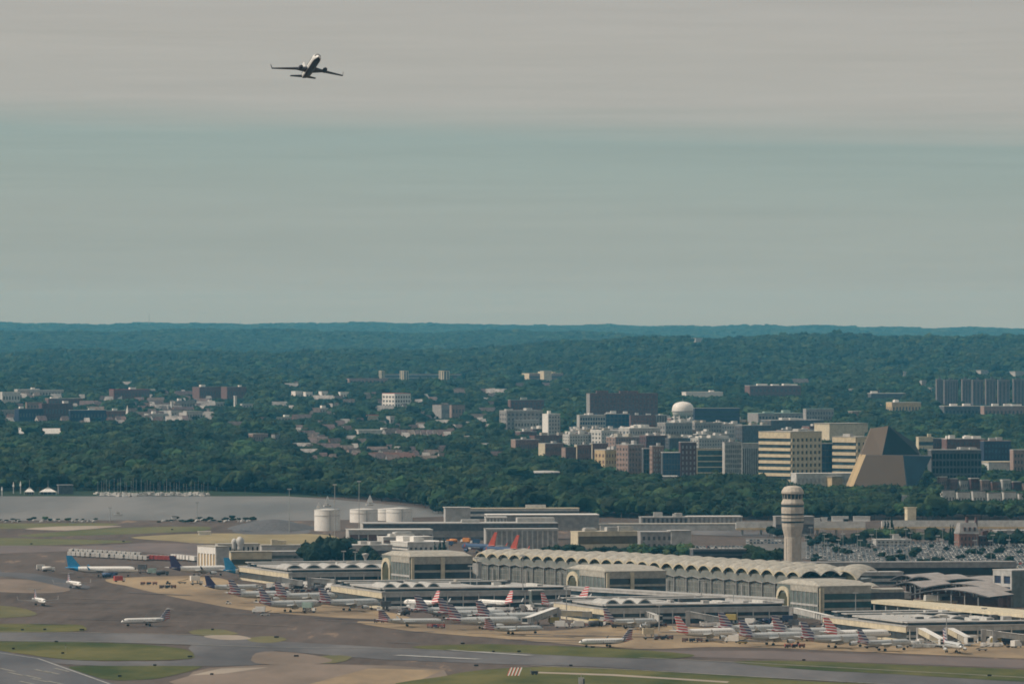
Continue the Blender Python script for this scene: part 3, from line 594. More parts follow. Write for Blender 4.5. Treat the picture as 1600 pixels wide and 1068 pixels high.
left = [
 (455, 462, 472, 611, 618, 'white', 'white', 'white cottage row, first of the white roofs left of the red topped office'), (474, 478, 488, 612, 618, 'white', 'white', 'second white cottage of the upper white roofs'),
 (498, 503, 512, 611, 618, 'white', 'white', 'bright white house of the upper white roofs'), (529, 532, 545, 612, 619, 'white', 'white', 'last white house of the upper white roofs'),
 (452, 454, 460, 636, 642, 'white', 'white', 'tiny bright white house under the upper white roofs'), (476, 482, 512, 637, 644, 'lgrey', 'white', 'long pale roofed house under the upper white roofs'),
 (425, 430, 468, 651, 655, 'lgrey', 'green', 'pale green roofed sheds in a gap of the left woods'), (388, 396, 418, 677, 689, 'pbrick', 'roof', 'pink house with white bays standing out of the near left woods'),
 (424, 430, 444, 678, 688, 'grey', 'broof', 'grey house beside the pink house in the near left woods'), (676, 690, 702, 632, 654, 'grey', 'broof', 'grey brown flats with a cream end near the straight road'),
 (702, 706, 726, 632, 652, 'pbrick', 'broof', 'peach brown flats next to the cream ended flats'), (604, 610, 622, 650, 662, 'lgrey', 'roof', 'grey gabled house right of the cream villa'),
 (40, 42, 66, 628, 640, 'pbrick', 'pbrick', 'salmon roofed block in the far left district'), (0, 2, 22, 640, 650, 'grey', 'roof', 'pale stepped roof at the left edge of the district'),
 (22, 30, 66, 638, 658, 'navy', 'droof', 'navy blue glazed block under the salmon roof'), (60, 66, 112, 630, 656, 'maroon', 'dbrick', 'long maroon brick mill block in the left district'),
 (108, 110, 164, 640, 658, 'navy', 'offwhite', 'teal glass front block under a flat off white roof'), (160, 164, 202, 641, 655, 'brick', 'roof', 'grey red hall beside the little white steeple'),
 (70, 76, 128, 622, 632, 'dbrick', 'roof', 'brown rooftops behind the maroon mill'), (225, 232, 262, 646, 656, 'lgrey', 'lgrey', 'pale gabled villa among the left district trees'),
 (262, 268, 288, 640, 652, 'lgrey', 'broof', 'two gabled white house crowd behind the pale villa'), (286, 292, 316, 642, 656, 'lgrey', 'lgrey', 'white gabled block with a raised end in the left district'),
 (268, 274, 304, 626, 638, 'grey', 'broof', 'brown roofed block with white dormers in the left district'), (300, 312, 352, 604, 622, 'dbrick', 'broof', 'dark mauve mill roofs far behind the gabled houses'),
 (345, 355, 384, 604, 622, 'dbrick', 'broof', 'dark mauve roofs right of the mill roofs'), (314, 320, 362, 628, 634, 'lgrey', 'lgrey', 'long pale low roof left of the slender white shaft'),
 (375, 380, 398, 630, 636, 'lgrey', 'green', 'pale sheds right of the slender white shaft'), (170, 178, 232, 608, 622, 'dbrick', 'dred', 'dull red rooftops on the slope above the steeple'),
 (0, 4, 30, 612, 628, 'offwhite', 'white', 'white block with two dark windows at the left edge'), (22, 28, 60, 608, 616, 'lgrey', 'white', 'long white ribbed shed behind the white edge block'), (52, 56, 98, 609, 616, 'lgrey', 'white', 'pale ribbed shed continuing the white ribbed shed'),
]
for (a, b, c, yt, yb, w, rf, lb) in left:
    B('house' if c - a < 35 else 'town_building', lb, 'house' if c - a < 35 else 'building', a, b, c, yt, yb, 62, wall=w, glass='dgrey', L=('blank',), Rr=('grid', 2, max(2, int((c-a)/5))), roof=rf, zoff=6 if yb > 630 else 9, units=1 if c-a > 30 else 0, unit='white')
def gable(name, lb, cat, x0, x1, yt, yb, zoff=6, wall='white', roof='white', group=None, th=72, ridge=.45, dep=14, steeple=0):
    D = dist_for(x0, yb, zoff); s = D/F; X = (x0-800)*s; g0 = T1(X, D) - .5; h = H - (yt-HY)*s - g0; L = (x1-x0)*s/math.sin(R(th))
    e = empty(name, (X, D, g0), math.pi/2 - R(th), lb, cat, group); hw = h*(1-ridge)
    mb = MB(); mb.box(0, L, 0, dep, 0, hw); mb.add([(0, 0, hw), (0, dep, hw), (0, dep/2, h-.3), (L, 0, hw), (L, dep, hw), (L, dep/2, h-.3)], [(0, 2, 1), (3, 4, 5)]); mb.build('wall', M[wall], e)
    MB().add([(-.5, -.6, hw-.2), (L+.5, -.6, hw-.2), (L+.5, dep/2, h), (-.5, dep/2, h), (-.5, dep+.6, hw-.2), (L+.5, dep+.6, hw-.2), (-.5, -.6, hw-.5), (L+.5, -.6, hw-.5)], [(0, 1, 2, 3), (3, 2, 5, 4), (6, 7, 1, 0)]).build('roof', M[roof], e)
    mb = MB()
    for k in range(max(2, int(L/5))):
        q = (k+.5)*L/max(2, int(L/5)); mb.box(q-.6, q+.6, -.08, .05, hw*.35, hw*.7)
    mb.build('windows', M['glass'], e, 'stuff')
    if steeple:
        MB().box(L*.8, L*.8+3, 2, 5, 0, h*1.25).build('steeple', M['white'], e); MB().lathe([(2.4, h*1.25), (.1, h*1.25+steeple)], 4, smooth=False, M4=Matrix.Translation((L*.8+1.5, 3.5, 0))).build('spire', M['white'], e)
    EXCL.append((X + L/2, D + dep/2, L/2 + 5)); VIS.append((x0-1, x1+1, yb, D)); return e
gable('church', 'small brick church whose white steeple stands above the left woods', 'church', 182, 202, 650, 657, wall='brick', roof='broof', steeple=12)
gable('villa', 'bright white hip roofed villa in a forest gap, the first of two', 'villa', 18, 48, 668, 679, zoff=2, wall='white', roof='white', ridge=.6)
gable('villa', 'second bright white villa with a wider stepped roof in the forest gap', 'villa', 60, 102, 669, 679, zoff=2, wall='white', roof='white', ridge=.6)
B('stone_shaft', 'slender white shaft standing in the left woods', 'tower', 365, 367, 370, 618, 634, 60, wall='offwhite', L=('blank',), Rr=('blank',), roof='white', zoff=8)
B('stone_shaft', 'short white stair shaft above the gabled houses', 'tower', 266, 268, 271, 627, 640, 60, wall='offwhite', L=('blank',), Rr=('blank',), roof='white', zoff=8)
for i in range(30):   # old town roofs in the woods
    x = rnd.uniform(470, 730); y = rnd.choice([684, 690, 703, 709, 715]) + rnd.uniform(-2, 2)
    if 600 < x < 705 and y < 695: continue
    gable('house', 'small brown roofed terrace house in the old town strip between the woods', 'house', x, x + rnd.uniform(9, 20), y - 7, y, zoff=7, wall=rnd.choice(['grey', 'brick', 'lgrey', 'pbrick']), roof='broof', group='old town houses in the woods', dep=11, th=rnd.uniform(50, 84))
for i in range(9):
    x = 620 + i * 9.6
    gable('house', 'cream walled house in the straight terrace above the old town', 'house', x, x + 8.6, 671, 678, zoff=6, wall='offwhite', roof='broof', group='straight cream terrace', dep=11, th=78)
for i in range(10):
    x = 570 + i * 8
    gable('house', 'red brick house in the row beneath the old town', 'house', x, x + 7.2, 706 + (i % 2), 714, zoff=7, wall='pbrick' if i % 3 else 'lgrey', roof='brick', group='red brick row beneath the old town', dep=10, th=70)
for i in range(250):
    x, y = rnd.choice([(rnd.uniform(-10, 1440), rnd.uniform(596, 668)), (rnd.uniform(0, 330), rnd.uniform(615, 662)), (rnd.uniform(180, 330), rnd.uniform(612, 655)), (rnd.uniform(440, 770), rnd.uniform(608, 720)), (rnd.uniform(440, 770), rnd.uniform(608, 720))])
    if 770 < x < 1320 and y > 616: continue
    wc_, rc_ = rnd.choice([('lgrey', 'light grey'), ('grey', 'grey'), ('pbrick', 'pinkish'), ('dbrick', 'dark brown'), ('offwhite', 'off white')]), rnd.choice([('broof', 'brown'), ('roof', 'pale'), ('broof', 'brown')])
    wh_ = 'left of the little white steeple' if x < 175 else 'around the gabled villas' if x < 330 else 'right of the slender white shaft' if x < 460 else 'near the white cottages' if x < 590 else 'around the red topped office' if x < 770 else 'on the hillside'
    gable('house', 'small %s house with a %s roof %s' % (wc_[1], rc_[1], wh_), 'house', x, x + (rnd.uniform(6, 14) if rnd.random() < .7 else rnd.uniform(14, 34)), y - 5, y, zoff=9, wall=wc_[0], roof=rc_[0], group='small %s houses with %s roofs %s' % (wc_[1], rc_[1], wh_), dep=10, th=rnd.uniform(50, 84))
for lb, x0, x1, yt in (('oval grey roof lying in the near woods', 817, 884, 735), ('thin white flat roof in the woods left of the midnight blue office', 975, 1008, 733), ('thin pale flat roof in the woods under the dark red block', 1024, 1060, 743)):
    D = dist_for((x0+x1)/2, yt + 4, 9); s = D/F; X = ((x0+x1)/2-800)*s; g0 = T1(X, D); h = H - (yt-HY)*s - g0; r = (x1-x0)*s/2
    e = empty('pavilion', (X, D, g0), 0, lb, 'pavilion')
    if 'oval' in lb:
        MB().lathe([(r*.96, h-2.2), (r, h-1.8), (r*.8, h-.7), (r*.4, h), (.5, h+.2)], 32, M4=Matrix.Diagonal((1, .8, 1, 1))).build('roof', M['lgrey'], e)
        MB().lathe([(r*.9, 0), (r*.9, h-2.2)], 32, M4=Matrix.Diagonal((1, .8, 1, 1))).build('wall', M['dgrey'], e)
    else:
        MB().box(-r, r, 0, 18, h-.9, h).build('roof', M['white'], e); MB().box(-r*.95, r*.95, .8, 17, 0, h-.9).build('wall', M['grey'], e)
    for k in range(-2, 3): EXCL.append((X + k*r/2.3, D - 4, r*.32 + 10))
    VIS.append((x0, x1, yt+5, D))
# straight bridge-like road through the left woods
D = dist_for(700, 627, 8); s = D/F
e = empty('road_bridge', ((672-800)*s, D, T1((672-800)*s, D)), 0, 'thin straight pale bridge cutting through the woods', 'bridge')
MB().box(0, 112*s, 0, 10, 8.5, 10.3).build('deck', M['green'], e)
for k in range(7): MB().box(4+k*15*s, 5.6+k*15*s, 3, 7, -2, 8.5).build('pillar', M['grey'], e)
# far masts on the ridge
for lb, x, yt, hh in (('lattice radio mast on the far blue ridge, the taller one', 233, 490, 1.8), ('small dish mast on the far blue ridge', 375, 500, 1.4)):
    D = 33800.0; s = D/F; X = (x-800)*s; g0 = T1(X, D); h = H - (yt-HY)*s - g0
    e = empty('radio_mast', (X, D, g0), 0, lb, 'radio mast')
    for k in range(3):
        a = 2*math.pi*k/3; MB().add([(6*math.cos(a)-.6, 6*math.sin(a), 0), (6*math.cos(a)+.6, 6*math.sin(a), 0), (1*math.cos(a)+.3, 1*math.sin(a), h), (1*math.cos(a)-.3, 1*math.sin(a), h), (6*math.cos(a), 6*math.sin(a)+1, 0), (math.cos(a), math.sin(a)+.6, h)], [(0, 1, 2, 3), (1, 4, 5, 2), (4, 0, 3, 5)]).build('leg', M['steel'], e)
    for k in range(1, 9):
        f_ = k/9; r = 6 - 5*f_; MB().lathe([(r+hh*.4, h*f_), (r+hh*.4, h*f_+1.0)], 6, smooth=False).build('brace', M['steel'], e)
# ------------------------------------------------------------------ woods
def crown_mesh(name, seed, lumps=9, leaves=150, conif=False):
    rr = random.Random(seed); bm = bmesh.new()
    for k in range(lumps):
        if conif: f = k/(lumps-1); c = Vector((rr.uniform(-.05, .05), rr.uniform(-.05, .05), .18 + .74*f)); r = .27*(1-f)+.05
        else:
            a = rr.uniform(0, 6.28); q = rr.uniform(0, .30); c = Vector((q*math.cos(a), q*math.sin(a), rr.uniform(.38, .80))); r = rr.uniform(.15, .25)
        if k == 0 and not conif: c = Vector((0, 0, .58)); r = .32
        ret = bmesh.ops.create_icosphere(bm, subdivisions=1 if k else 2, radius=1.0)
        for v in ret['verts']:
            n = v.co.normalized(); j = 1 + rr.uniform(-.24, .24)
            v.co = c + Vector((n.x*r*j*1.05, n.y*r*j*1.05, n.z*r*j*.85))
    vv = [v.co.copy() for v in bm.verts]
    for k in range(leaves):
        c = rr.choice(vv) + Vector([rr.gauss(0, .022) for _ in range(3)]); s = rr.uniform(.018, .045)
        t = [bm.verts.new(c + Vector([rr.gauss(0, s) for _ in range(3)])) for _ in range(3)]
        bm.faces.new(t)
    me = bpy.data.meshes.new(name); bm.to_mesh(me); bm.free(); me.materials.append(M['leaf']); return me
crowns = [crown_mesh('crown', 20 + i, 8 + i % 4) for i in range(6)]
con = crown_mesh('crown', 99, 7, 120, True)
tk = MB().lathe([(.035, 0), (.022, .30), (.014, .62)], 7)
for a in (0.3, 2.2, 4.4):
    tk.add([(.012*math.cos(a+1.5), .012*math.sin(a+1.5), .30), (-.012*math.cos(a+1.5), -.012*math.sin(a+1.5), .30), (.17*math.cos(a), .17*math.sin(a), .56), (.012*math.cos(a), .012*math.sin(a), .34)], [(0, 1, 2), (1, 3, 2), (3, 0, 2)])
tko = tk.build('trunk', M['bark']); trunk_me = tko.data; bpy.data.objects.remove(tko)
def shore(px): return np.interp(px, [-400, 0, 330, 420, 480, 560, 640, 700, 950, 1200, 2000], [768.5, 768.5, 768, 770.5, 774.5, 780, 788, 803, 809, 813, 812])
def tree(x, y, h, w=None, me=None, label='', name='tree', group=None, leafdark=False, z=None):
    e = empty(name, (x, y, T1(x, y) if z is None else z), rnd.uniform(0, 6.28), label, 'tree', group)
    w = w or h * rnd.uniform(.85, 1.15)
    c = bpy.data.objects.new('crown', me or rnd.choice(crowns)); COL.objects.link(c); c.parent = e; c.scale = (w, w, h)
    if leafdark: c.material_slots[0].link = 'OBJECT'; c.material_slots[0].material = M['leafdark']
    t = bpy.data.objects.new('trunk', trunk_me); COL.objects.link(t); t.parent = e; t.scale = (h*.8, h*.8, h)
    return e
EX = np.array(EXCL)
cell = {}
for (x, y, r) in EXCL:
    for i in range(int((x-r)//40), int((x+r)//40)+1):
        for j in range(int((y-r)//40), int((y+r)//40)+1): cell.setdefault((i, j), []).append((x, y, r))
def blocked(x, y):
    for (a, b, r) in cell.get((int(x//40), int(y//40)), ()):
        if (x-a)**2 + (y-b)**2 < r*r: return True
    return False
rs = np.random.RandomState(5)
def scatter(y0, y1, sp, margin=160):
    out = []; y = y0
    ny = int((y1-y0)/sp)
    for j in range(ny):
        yy = y0 + j*sp; hw = yy*.0775 + margin; n = int(2*hw/sp)
        X = -hw + (np.arange(n) + rs.rand(n)*.9 + (.5 if j % 2 else 0))*sp; Y = yy + (rs.rand(n)-.5)*sp*.9
        out.append(np.stack([X, Y], 1))
    return np.concatenate(out)
pts = np.concatenate([scatter(5300, 8200, 10.2), scatter(8200, 11500, 12.5), scatter(11500, 17000, 16.5), scatter(20500, 24600, 25), scatter(28800, 34500, 34)])
px = 800 + F*pts[:, 0]/pts[:, 1]; gy0 = HY + F*H/pts[:, 1]
keep = gy0 < shore(px) - .3
# thinner planting in the built-up district and town strips
tz = terrain(pts[:, 0], pts[:, 1]); vy = HY + F*(H - tz - 8)/pts[:, 1]
dens = np.ones(len(pts))
dens[(px > 880) & (px < 1300) & (vy > 648) & (vy < 712)] = .22
dens[(px > 800) & (px <= 900) & (vy > 676) & (vy < 700)] = .35
dens[(px > 1440) & (vy > 738) & (vy < 770)] = .35
dens[(px > 1180) & (px < 1440) & (vy > 700) & (vy < 742)] = .25
dens[(px > 480) & (px < 725) & (vy > 680) & (vy < 716)] = .36
dens[(px > 440) & (px < 770) & (vy > 612) & (vy <= 680)] = .62
dens[(px > 0) & (px < 330) & (vy > 615) & (vy < 658)] = .48
keep &= rs.rand(len(pts)) < dens
pts = pts[keep]; px = px[keep]
keep = np.array([not blocked(x, y) for x, y in pts]); pts = pts[keep]; px = px[keep]
hh = np.where(pts[:, 1] < 8200, rs.uniform(10, 19, len(pts)), np.where(pts[:, 1] < 17500, rs.uniform(12, 21, len(pts)), rs.uniform(17, 23, len(pts))))
lump = np.sin(pts[:, 0]/31 + 1.3 + np.sin(pts[:, 1]/140)*2)*np.sin(pts[:, 1]/75 + np.sin(pts[:, 0]/90)*1.5)
hh *= 1 + np.where(pts[:, 1] > 17500, .10, np.where(pts[:, 1] > 9500, .16, .30))*lump + .10*np.sin(pts[:, 0]/13 + pts[:, 1]/29)
small = rs.rand(len(pts)) < .12; hh[small] *= .6; big = rs.rand(len(pts)) < .10; hh[big & (pts[:, 1] < 17500)] *= 1.25
hh = np.where((px > 1180) & (px < 1440) & (pts[:, 1] < 6300), np.minimum(hh, 15), hh)
ok = np.ones(len(pts), bool); tz = terrain(pts[:, 0], pts[:, 1]); pxx = 800 + F*pts[:, 0]/pts[:, 1]
for (a, b, yv, Dv) in VIS:      # buildings stand above lower planting in front of them
    m = (pxx > a) & (pxx < b) & (pts[:, 1] < Dv) & (pts[:, 1] > Dv - 1600)
    hm_ = H - tz[m] - (yv - HY)*pts[m, 1]/F + rs.uniform(-1.5, 2.0, m.sum())
    hh[m] = np.minimum(hh[m], np.maximum(hm_, 2.0)); ok[np.where(m)[0][hm_ < 4.5]] = False
pts = pts[ok]; hh = hh[ok]; px = px[ok]
# crowns standing right at the open edge of the wood are trees of their own
gyp = HY + F*H/pts[:, 1]; pxx = 800 + F*pts[:, 0]/pts[:, 1]
inv = (pxx > -10) & (pxx < 1610)
edge = (shore(pxx) - gyp)
order = np.argsort(np.where(inv, edge, 999))[:105]
sel = np.zeros(len(pts), bool); sel[order] = True
for k in order:
    x, y = pts[k]; p = pxx[k]
    if p < 420: lb, g_ = 'broad green tree on the far river bank at the water edge', 'trees on the far river bank'
    elif p < 700: lb, g_ = 'dark green tree in the bank wood behind the white tanks', 'trees behind the white tanks'
    elif p < 1000: lb, g_ = 'full green tree at the wood edge behind the hangars', 'trees behind the hangars'
    elif p < 1230: lb, g_ = 'full green tree at the wood edge behind the elevated track', 'trees behind the elevated track'
    elif p < 1420: lb, g_ = 'dark tree at the wood edge between control tower and square cream tower', 'trees behind the control tower'
    else: lb, g_ = 'dark tree at the wood edge below the white garages', 'trees below the white garages'
    tree(x, y, hh[k], label=lb, group=g_)
pts = pts[~sel]; hh = hh[~sel]
vc = bpy.data.collections.new('tree_shapes')
for i, me in enumerate(crowns): vc.objects.link(bpy.data.objects.new('tree_shape', me))
def woods(name, pts, hh, label):
    me = bpy.data.meshes.new(name); z = terrain(pts[:, 0], pts[:, 1]) - .3
    co = np.stack([pts[:, 0], pts[:, 1], z], 1); me.vertices.add(len(co)); me.vertices.foreach_set('co', co.ravel())
    wv = np.where(pts[:, 1] > 25000, 2.3, np.where(pts[:, 1] > 17500, 1.6, 1.12))
    a = me.attributes.new('size', 'FLOAT_VECTOR', 'POINT'); a.data.foreach_set('vector', np.stack([hh*wv, hh*wv, hh], 1).ravel())
    b = me.attributes.new('turn', 'FLOAT_VECTOR', 'POINT'); rz = rs.uniform(0, 6.28, len(co)); b.data.foreach_set('vector', np.stack([rz*0, rz*0, rz], 1).ravel())
    o = bpy.data.objects.new(name, me); COL.objects.link(o); tag(o, label, name.replace('_', ' '), None, 'stuff')
    ng = bpy.data.node_groups.new('plant_' + name, 'GeometryNodeTree')
    ng.interface.new_socket('Geometry', in_out='INPUT', socket_type='NodeSocketGeometry'); ng.interface.new_socket('Geometry', in_out='OUTPUT', socket_type='NodeSocketGeometry')
    N = ng.nodes; gi = N.new('NodeGroupInput'); go = N.new('NodeGroupOutput'); ip = N.new('GeometryNodeInstanceOnPoints'); ci = N.new('GeometryNodeCollectionInfo')
    ci.inputs['Collection'].default_value = vc; ci.inputs['Separate Children'].default_value = True; ci.inputs['Reset Children'].default_value = True
    ip.inputs['Pick Instance'].default_value = True
    def attr(nm):
        q = N.new('GeometryNodeInputNamedAttribute'); q.data_type = 'FLOAT_VECTOR'; q.inputs['Name'].default_value = nm; return q.outputs['Attribute']
    ri = N.new('FunctionNodeRandomValue'); ri.data_type = 'INT'; ri.inputs['Min'].default_value = 0; ri.inputs['Max'].default_value = len(crowns)-1
    l = ng.links.new
    l(gi.outputs[0], ip.inputs['Points']); l(ci.outputs[0], ip.inputs['Instance']); l(attr('turn'), ip.inputs['Rotation']); l(attr('size'), ip.inputs['Scale'])
    l([q for q in ri.outputs if q.type == 'INT'][0], ip.inputs['Instance Index']); l(ip.outputs[0], go.inputs[0])
    mo = o.modifiers.new('plant', 'NODES'); mo.node_group = ng
    return o
near = pts[:, 1] < 11500
woods('woodland', pts[near], hh[near], 'dense green woodland filling the land behind the airport')
woods('hill_forest', pts[~near], hh[~near], 'hazy blue green forest over the distant hills')
print('trees', len(pts))
# thinned grassy rims
# ------------------------------------------------------------------ airport buildings
def A(name, label, cat, xA, xB, xC, yt, yb, th=73, **k):
    k.setdefault('zoff', 0); k.setdefault('zb', 0.0); k.setdefault('excl', False); k.setdefault('roof', 'lgrey'); k.setdefault('wall', 'lgrey')
    return bldg(name, label, cat, xA, xB, xC, yt, yb, th, **k)
def bump_parts(e, L2, L1, h, n, x0, w, m='lgrey'):
    """roof monitors: barrel skylights with dark half-round ends"""
    for k in range(n):
        c = x0 + (k + .5) * w; r = w*.46; hh = 2.6
        prof = [(c - r + 2*r*i/8, h + hh*math.sin(math.pi*i/8)**.8) for i in range(9)]
        vs = [(x, 1.0, z) for x, z in prof] + [(x, min(L1-1, 26), z) for x, z in prof]
        mb = MB(); mb.add(vs, [(i, i+1, 10+i, 9+i) for i in range(8)], 0, True); mb.add([(x, y+.0, z) for x, y, z in vs], [tuple(range(8, -1, -1)), tuple(range(9, 18))])
        s_ = mb.build('skylight', M[m], e)
        q = [(c - r*.75 + 1.5*r*i/6, h + .25 + (hh-.9)*math.sin(math.pi*i/6)**.8) for i in range(7)]
        MB().add([(x, .9, z) for x, z in q] + [(x, .99, z) for x, z in q], [tuple(range(6, -1, -1))]).build('lunette', M['glass'], s_)

# -- main hall with the scalloped vault roof
arch_x = [745.5 + .0]
def axp(i): return 745.5 + 17.1*i + .062*i*i*.98     # joints between bays along the photo row
def ayp(x): return float(np.interp(x, [745, 860, 978, 1100, 1210, 1262], [869.0, 875.0, 882.5, 890.5, 898.0, 901.0]))
hall = empty('terminal_hall', tuple(P(axp(0), ayp(axp(0)), 16).to_2d()) + (0,), 0, 'long terminal hall under a scalloped row of cream vaults with a grey green glass wall', 'terminal')
ho = hall.location.copy(); NB = 27
joints = [P(axp(i), ayp(axp(i)), 16.0) for i in range(NB + 1)]
def vault(p0, p1, depth_n, nd, zb, Rf, parent, name='roof_vault', m='roofcream', dl=None, rim=True):
    """one bay: nd domed squares in a row going back from the facade; p0,p1 facade corners"""
    a = (p1 - p0); w = a.length; a.normalize(); n = depth_n; half = w/2; R_ = half*1.414*Rf
    dl = dl or w; mb = MB(); N_ = 8; lo = math.sqrt(max(R_*R_ - 2*half*half, 0))
    for d in range(nd):
        vs = []
        for i in range(N_+1):
            for j in range(N_+1):
                u = -half + w*i/N_; v = -half + w*j/N_; z = math.sqrt(max(R_*R_ - u*u - v*v, 0)) - lo
                q = p0 + a*(u + half) + n*((v + half)/w*dl + d*dl); vs.append((q.x - ho.x, q.y - ho.y, zb + z))
        mb.add(vs, [(i*(N_+1)+j, i*(N_+1)+j+1, (i+1)*(N_+1)+j+1, (i+1)*(N_+1)+j) for i in range(N_) for j in range(N_)], 0, True)
    # skirt under the front edge: thickness of the shell
    fr = []
    for i in range(N_+1):
        u = -half + w*i/N_; z = math.sqrt(max(R_*R_ - u*u - half*half, 0)) - lo; q = p0 + a*(u+half); fr.append((q.x-ho.x, q.y-ho.y, zb+z))
    q2 = [(x - n.x*1.2, y - n.y*1.2, z + .15) for x, y, z in fr]; q3 = [(x, y, z - .75) for x, y, z in q2]
    if rim:
        mb.add(fr + q2, [(i, i+1, 10+i, 9+i) for i in range(8)], 1, True); mb.add(q2 + q3, [(i+1, i, 9+i, 10+i) for i in range(8)], 1)
    o = mb.build(name, [M[m], M['cream']], parent)  # rim paler than the roof: bright valley highlights put into its colour
    # dark lunette window under the arch
    lw = [(x + n.x*.8, y + n.y*.8, z - .3) for x, y, z in fr]
    MB().add(lw, [tuple(range(8, -1, -1))]).build('arch_window', M['archglass'], o)
    return o
M['archglass'] = mat('olive_glass', (.075, .075, .045), .35, .4, .3, spec=.4)
axis = (joints[-1] - joints[0]).normalized(); nrm = Vector((-axis.y, axis.x, 0)); nrm = nrm if nrm.y > 0 else -nrm
M['hallglass'] = mat('curtain_wall_glass', (.150, .155, .140), .35, .2, .3, spec=.4)
M['hallupper'] = mat('pale_fritted_glass', (.205, .21, .19), .45, .2, .15, spec=.3)
for i in range(NB):
    p0, p1 = joints[i], joints[i+1]; a = (p1-p0).normalized(); n = Vector((-a.y, a.x, 0)); n = n if n.y > 0 else -n
    vault(p0, p1, nrm, 3, 16.0, 1.17, hall)
    rot = math.atan2(a.y, a.x); w = (p1-p0).length
    MM = Matrix.Translation((p0.x-ho.x, p0.y-ho.y, 0)) @ Matrix.Rotation(rot, 4, 'Z')
    sgn = 1 if (Matrix.Rotation(rot, 3, 'Z') @ Vector((0, 1, 0))).dot(n) > 0 else -1
    y_in = sgn
    def bx(mb, x0, x1, d0, d1, z0, z1): mb.box(x0, x1, min(d0*y_in, d1*y_in), max(d0*y_in, d1*y_in), z0, z1, 0, MM); return mb
    bx(MB(), .2, w-.2, .6, 1.2, 0, 11.0).build('glass_panel', M['hallglass'], hall)
    bx(MB(), 0, w, .4, 1.3, 11.0, 16.0).build('upper_panel', M['hallupper'], hall)
    bx(MB(), -.17, .17, -.5, .6, 0, 11.4).build('column', M['lgrey'], hall)
    mb = MB()    # lower scalloped brow between columns
    br = [(w*j/8, 11.3 + 1.0*abs(1 - abs(j-4)/4)) for j in range(9)]
    vs = [(x, -.7*y_in, z) for x, z in br] + [(x, .4*y_in, z + .1) for x, z in br] + [(x, -.7*y_in, z - .15) for x, z in br]
    mb.add(vs, [(j, j+1, 10+j, 9+j) for j in range(8)] + [(j+1, j, 18+j, 19+j) for j in range(8)], 0, False, MM).build('brow', M['grey'], hall)
    mb = MB()
    for z in (3, 6, 9): bx(mb, .3, w-.3, .45, .6, z, z+.14)
    for q in (1, 2, 3): bx(mb, w*q/4-.07, w*q/4+.07, .42, .6, 0, 11)
    mb.build('mullions', M['lgrey'], hall, 'stuff')
    if i % 3 == 1: bx(MB(), w*.5-.3, w*.5+.3, -.9, -.3, 0, 9.5).build('pier', M['lgrey'], hall)
q = [j_ + nrm*1.6 for j_ in joints] + [joints[-1] + nrm*40, joints[0] + nrm*40]
MB().prism([(v.x-ho.x, v.y-ho.y) for v in q], 0, 15.2).build('hall_body', M['grey'], hall)
# two big end vaults and the low roof stretching right
end1 = [P(1258, 903, 14), P(1298, 903.8, 14), P(1340, 905, 14)]
for i in range(2):
    a = (end1[i+1] - end1[i]).normalized(); n = Vector((-a.y, a.x, 0)); n = n if n.y > 0 else -n
    vault(end1[i], end1[i+1], n, 1, 14.0, 1.1, hall, 'large_vault', dl=26)
q = [end1[0], end1[2], end1[2] + Vector((10, 40, 0)), end1[0] + Vector((0, 40, 0))]
MB().prism([(v.x-ho.x, v.y-ho.y) for v in q], 0, 13.6).build('end_wall', M['gglass'], hall)

# low scalloped link roofs beside the hubs
def scallops(lb, x0, x1, y0, y1, n, z, flat_to=None):
    js = [P(x0 + (x1-x0)*i/n, y0 + (y1-y0)*i/n, z) for i in range(n+1)]
    e = empty('link_building', (ho.x, ho.y, 0), 0, lb, 'terminal link')
    for i in range(n):
        a = (js[i+1]-js[i]).normalized(); nn = Vector((-a.y, a.x, 0)); nn = nn if nn.y > 0 else -nn
        vault(js[i], js[i+1], nn, 1, z, 1.28, e, dl=9)
    body = [js[0], js[-1], js[-1] + Vector((2, 16, 0)), js[0] + Vector((0, 16, 0))]
    MB().prism([(v.x-ho.x, v.y-ho.y) for v in body], 0, z - .3).build('wall', M['lgrey'], e)
    if flat_to:
        t = [js[-1], P(flat_to[0], flat_to[1], z), P(flat_to[0], flat_to[1], z) + Vector((0, 22, 0)), js[-1] + Vector((0, 22, 0))]
        MB().prism([(v.x-ho.x, v.y-ho.y) for v in t], z-1.2, z + .5).build('flat_roof', M['roofcream'], e)
        MB().prism([(v.x-ho.x + .5, v.y-ho.y + 1) for v in t], 0, z-1.2).build('lower_wall', M['dgrey'], e)
scallops('low link with four small cream vaults joining the first hub to the long hall', 663, 747, 875, 877, 5, 15)
scallops('low link with six small yellow cream vaults in front of the large end vaults', 1254, 1357, 916, 922, 5, 12, (1412, 921))

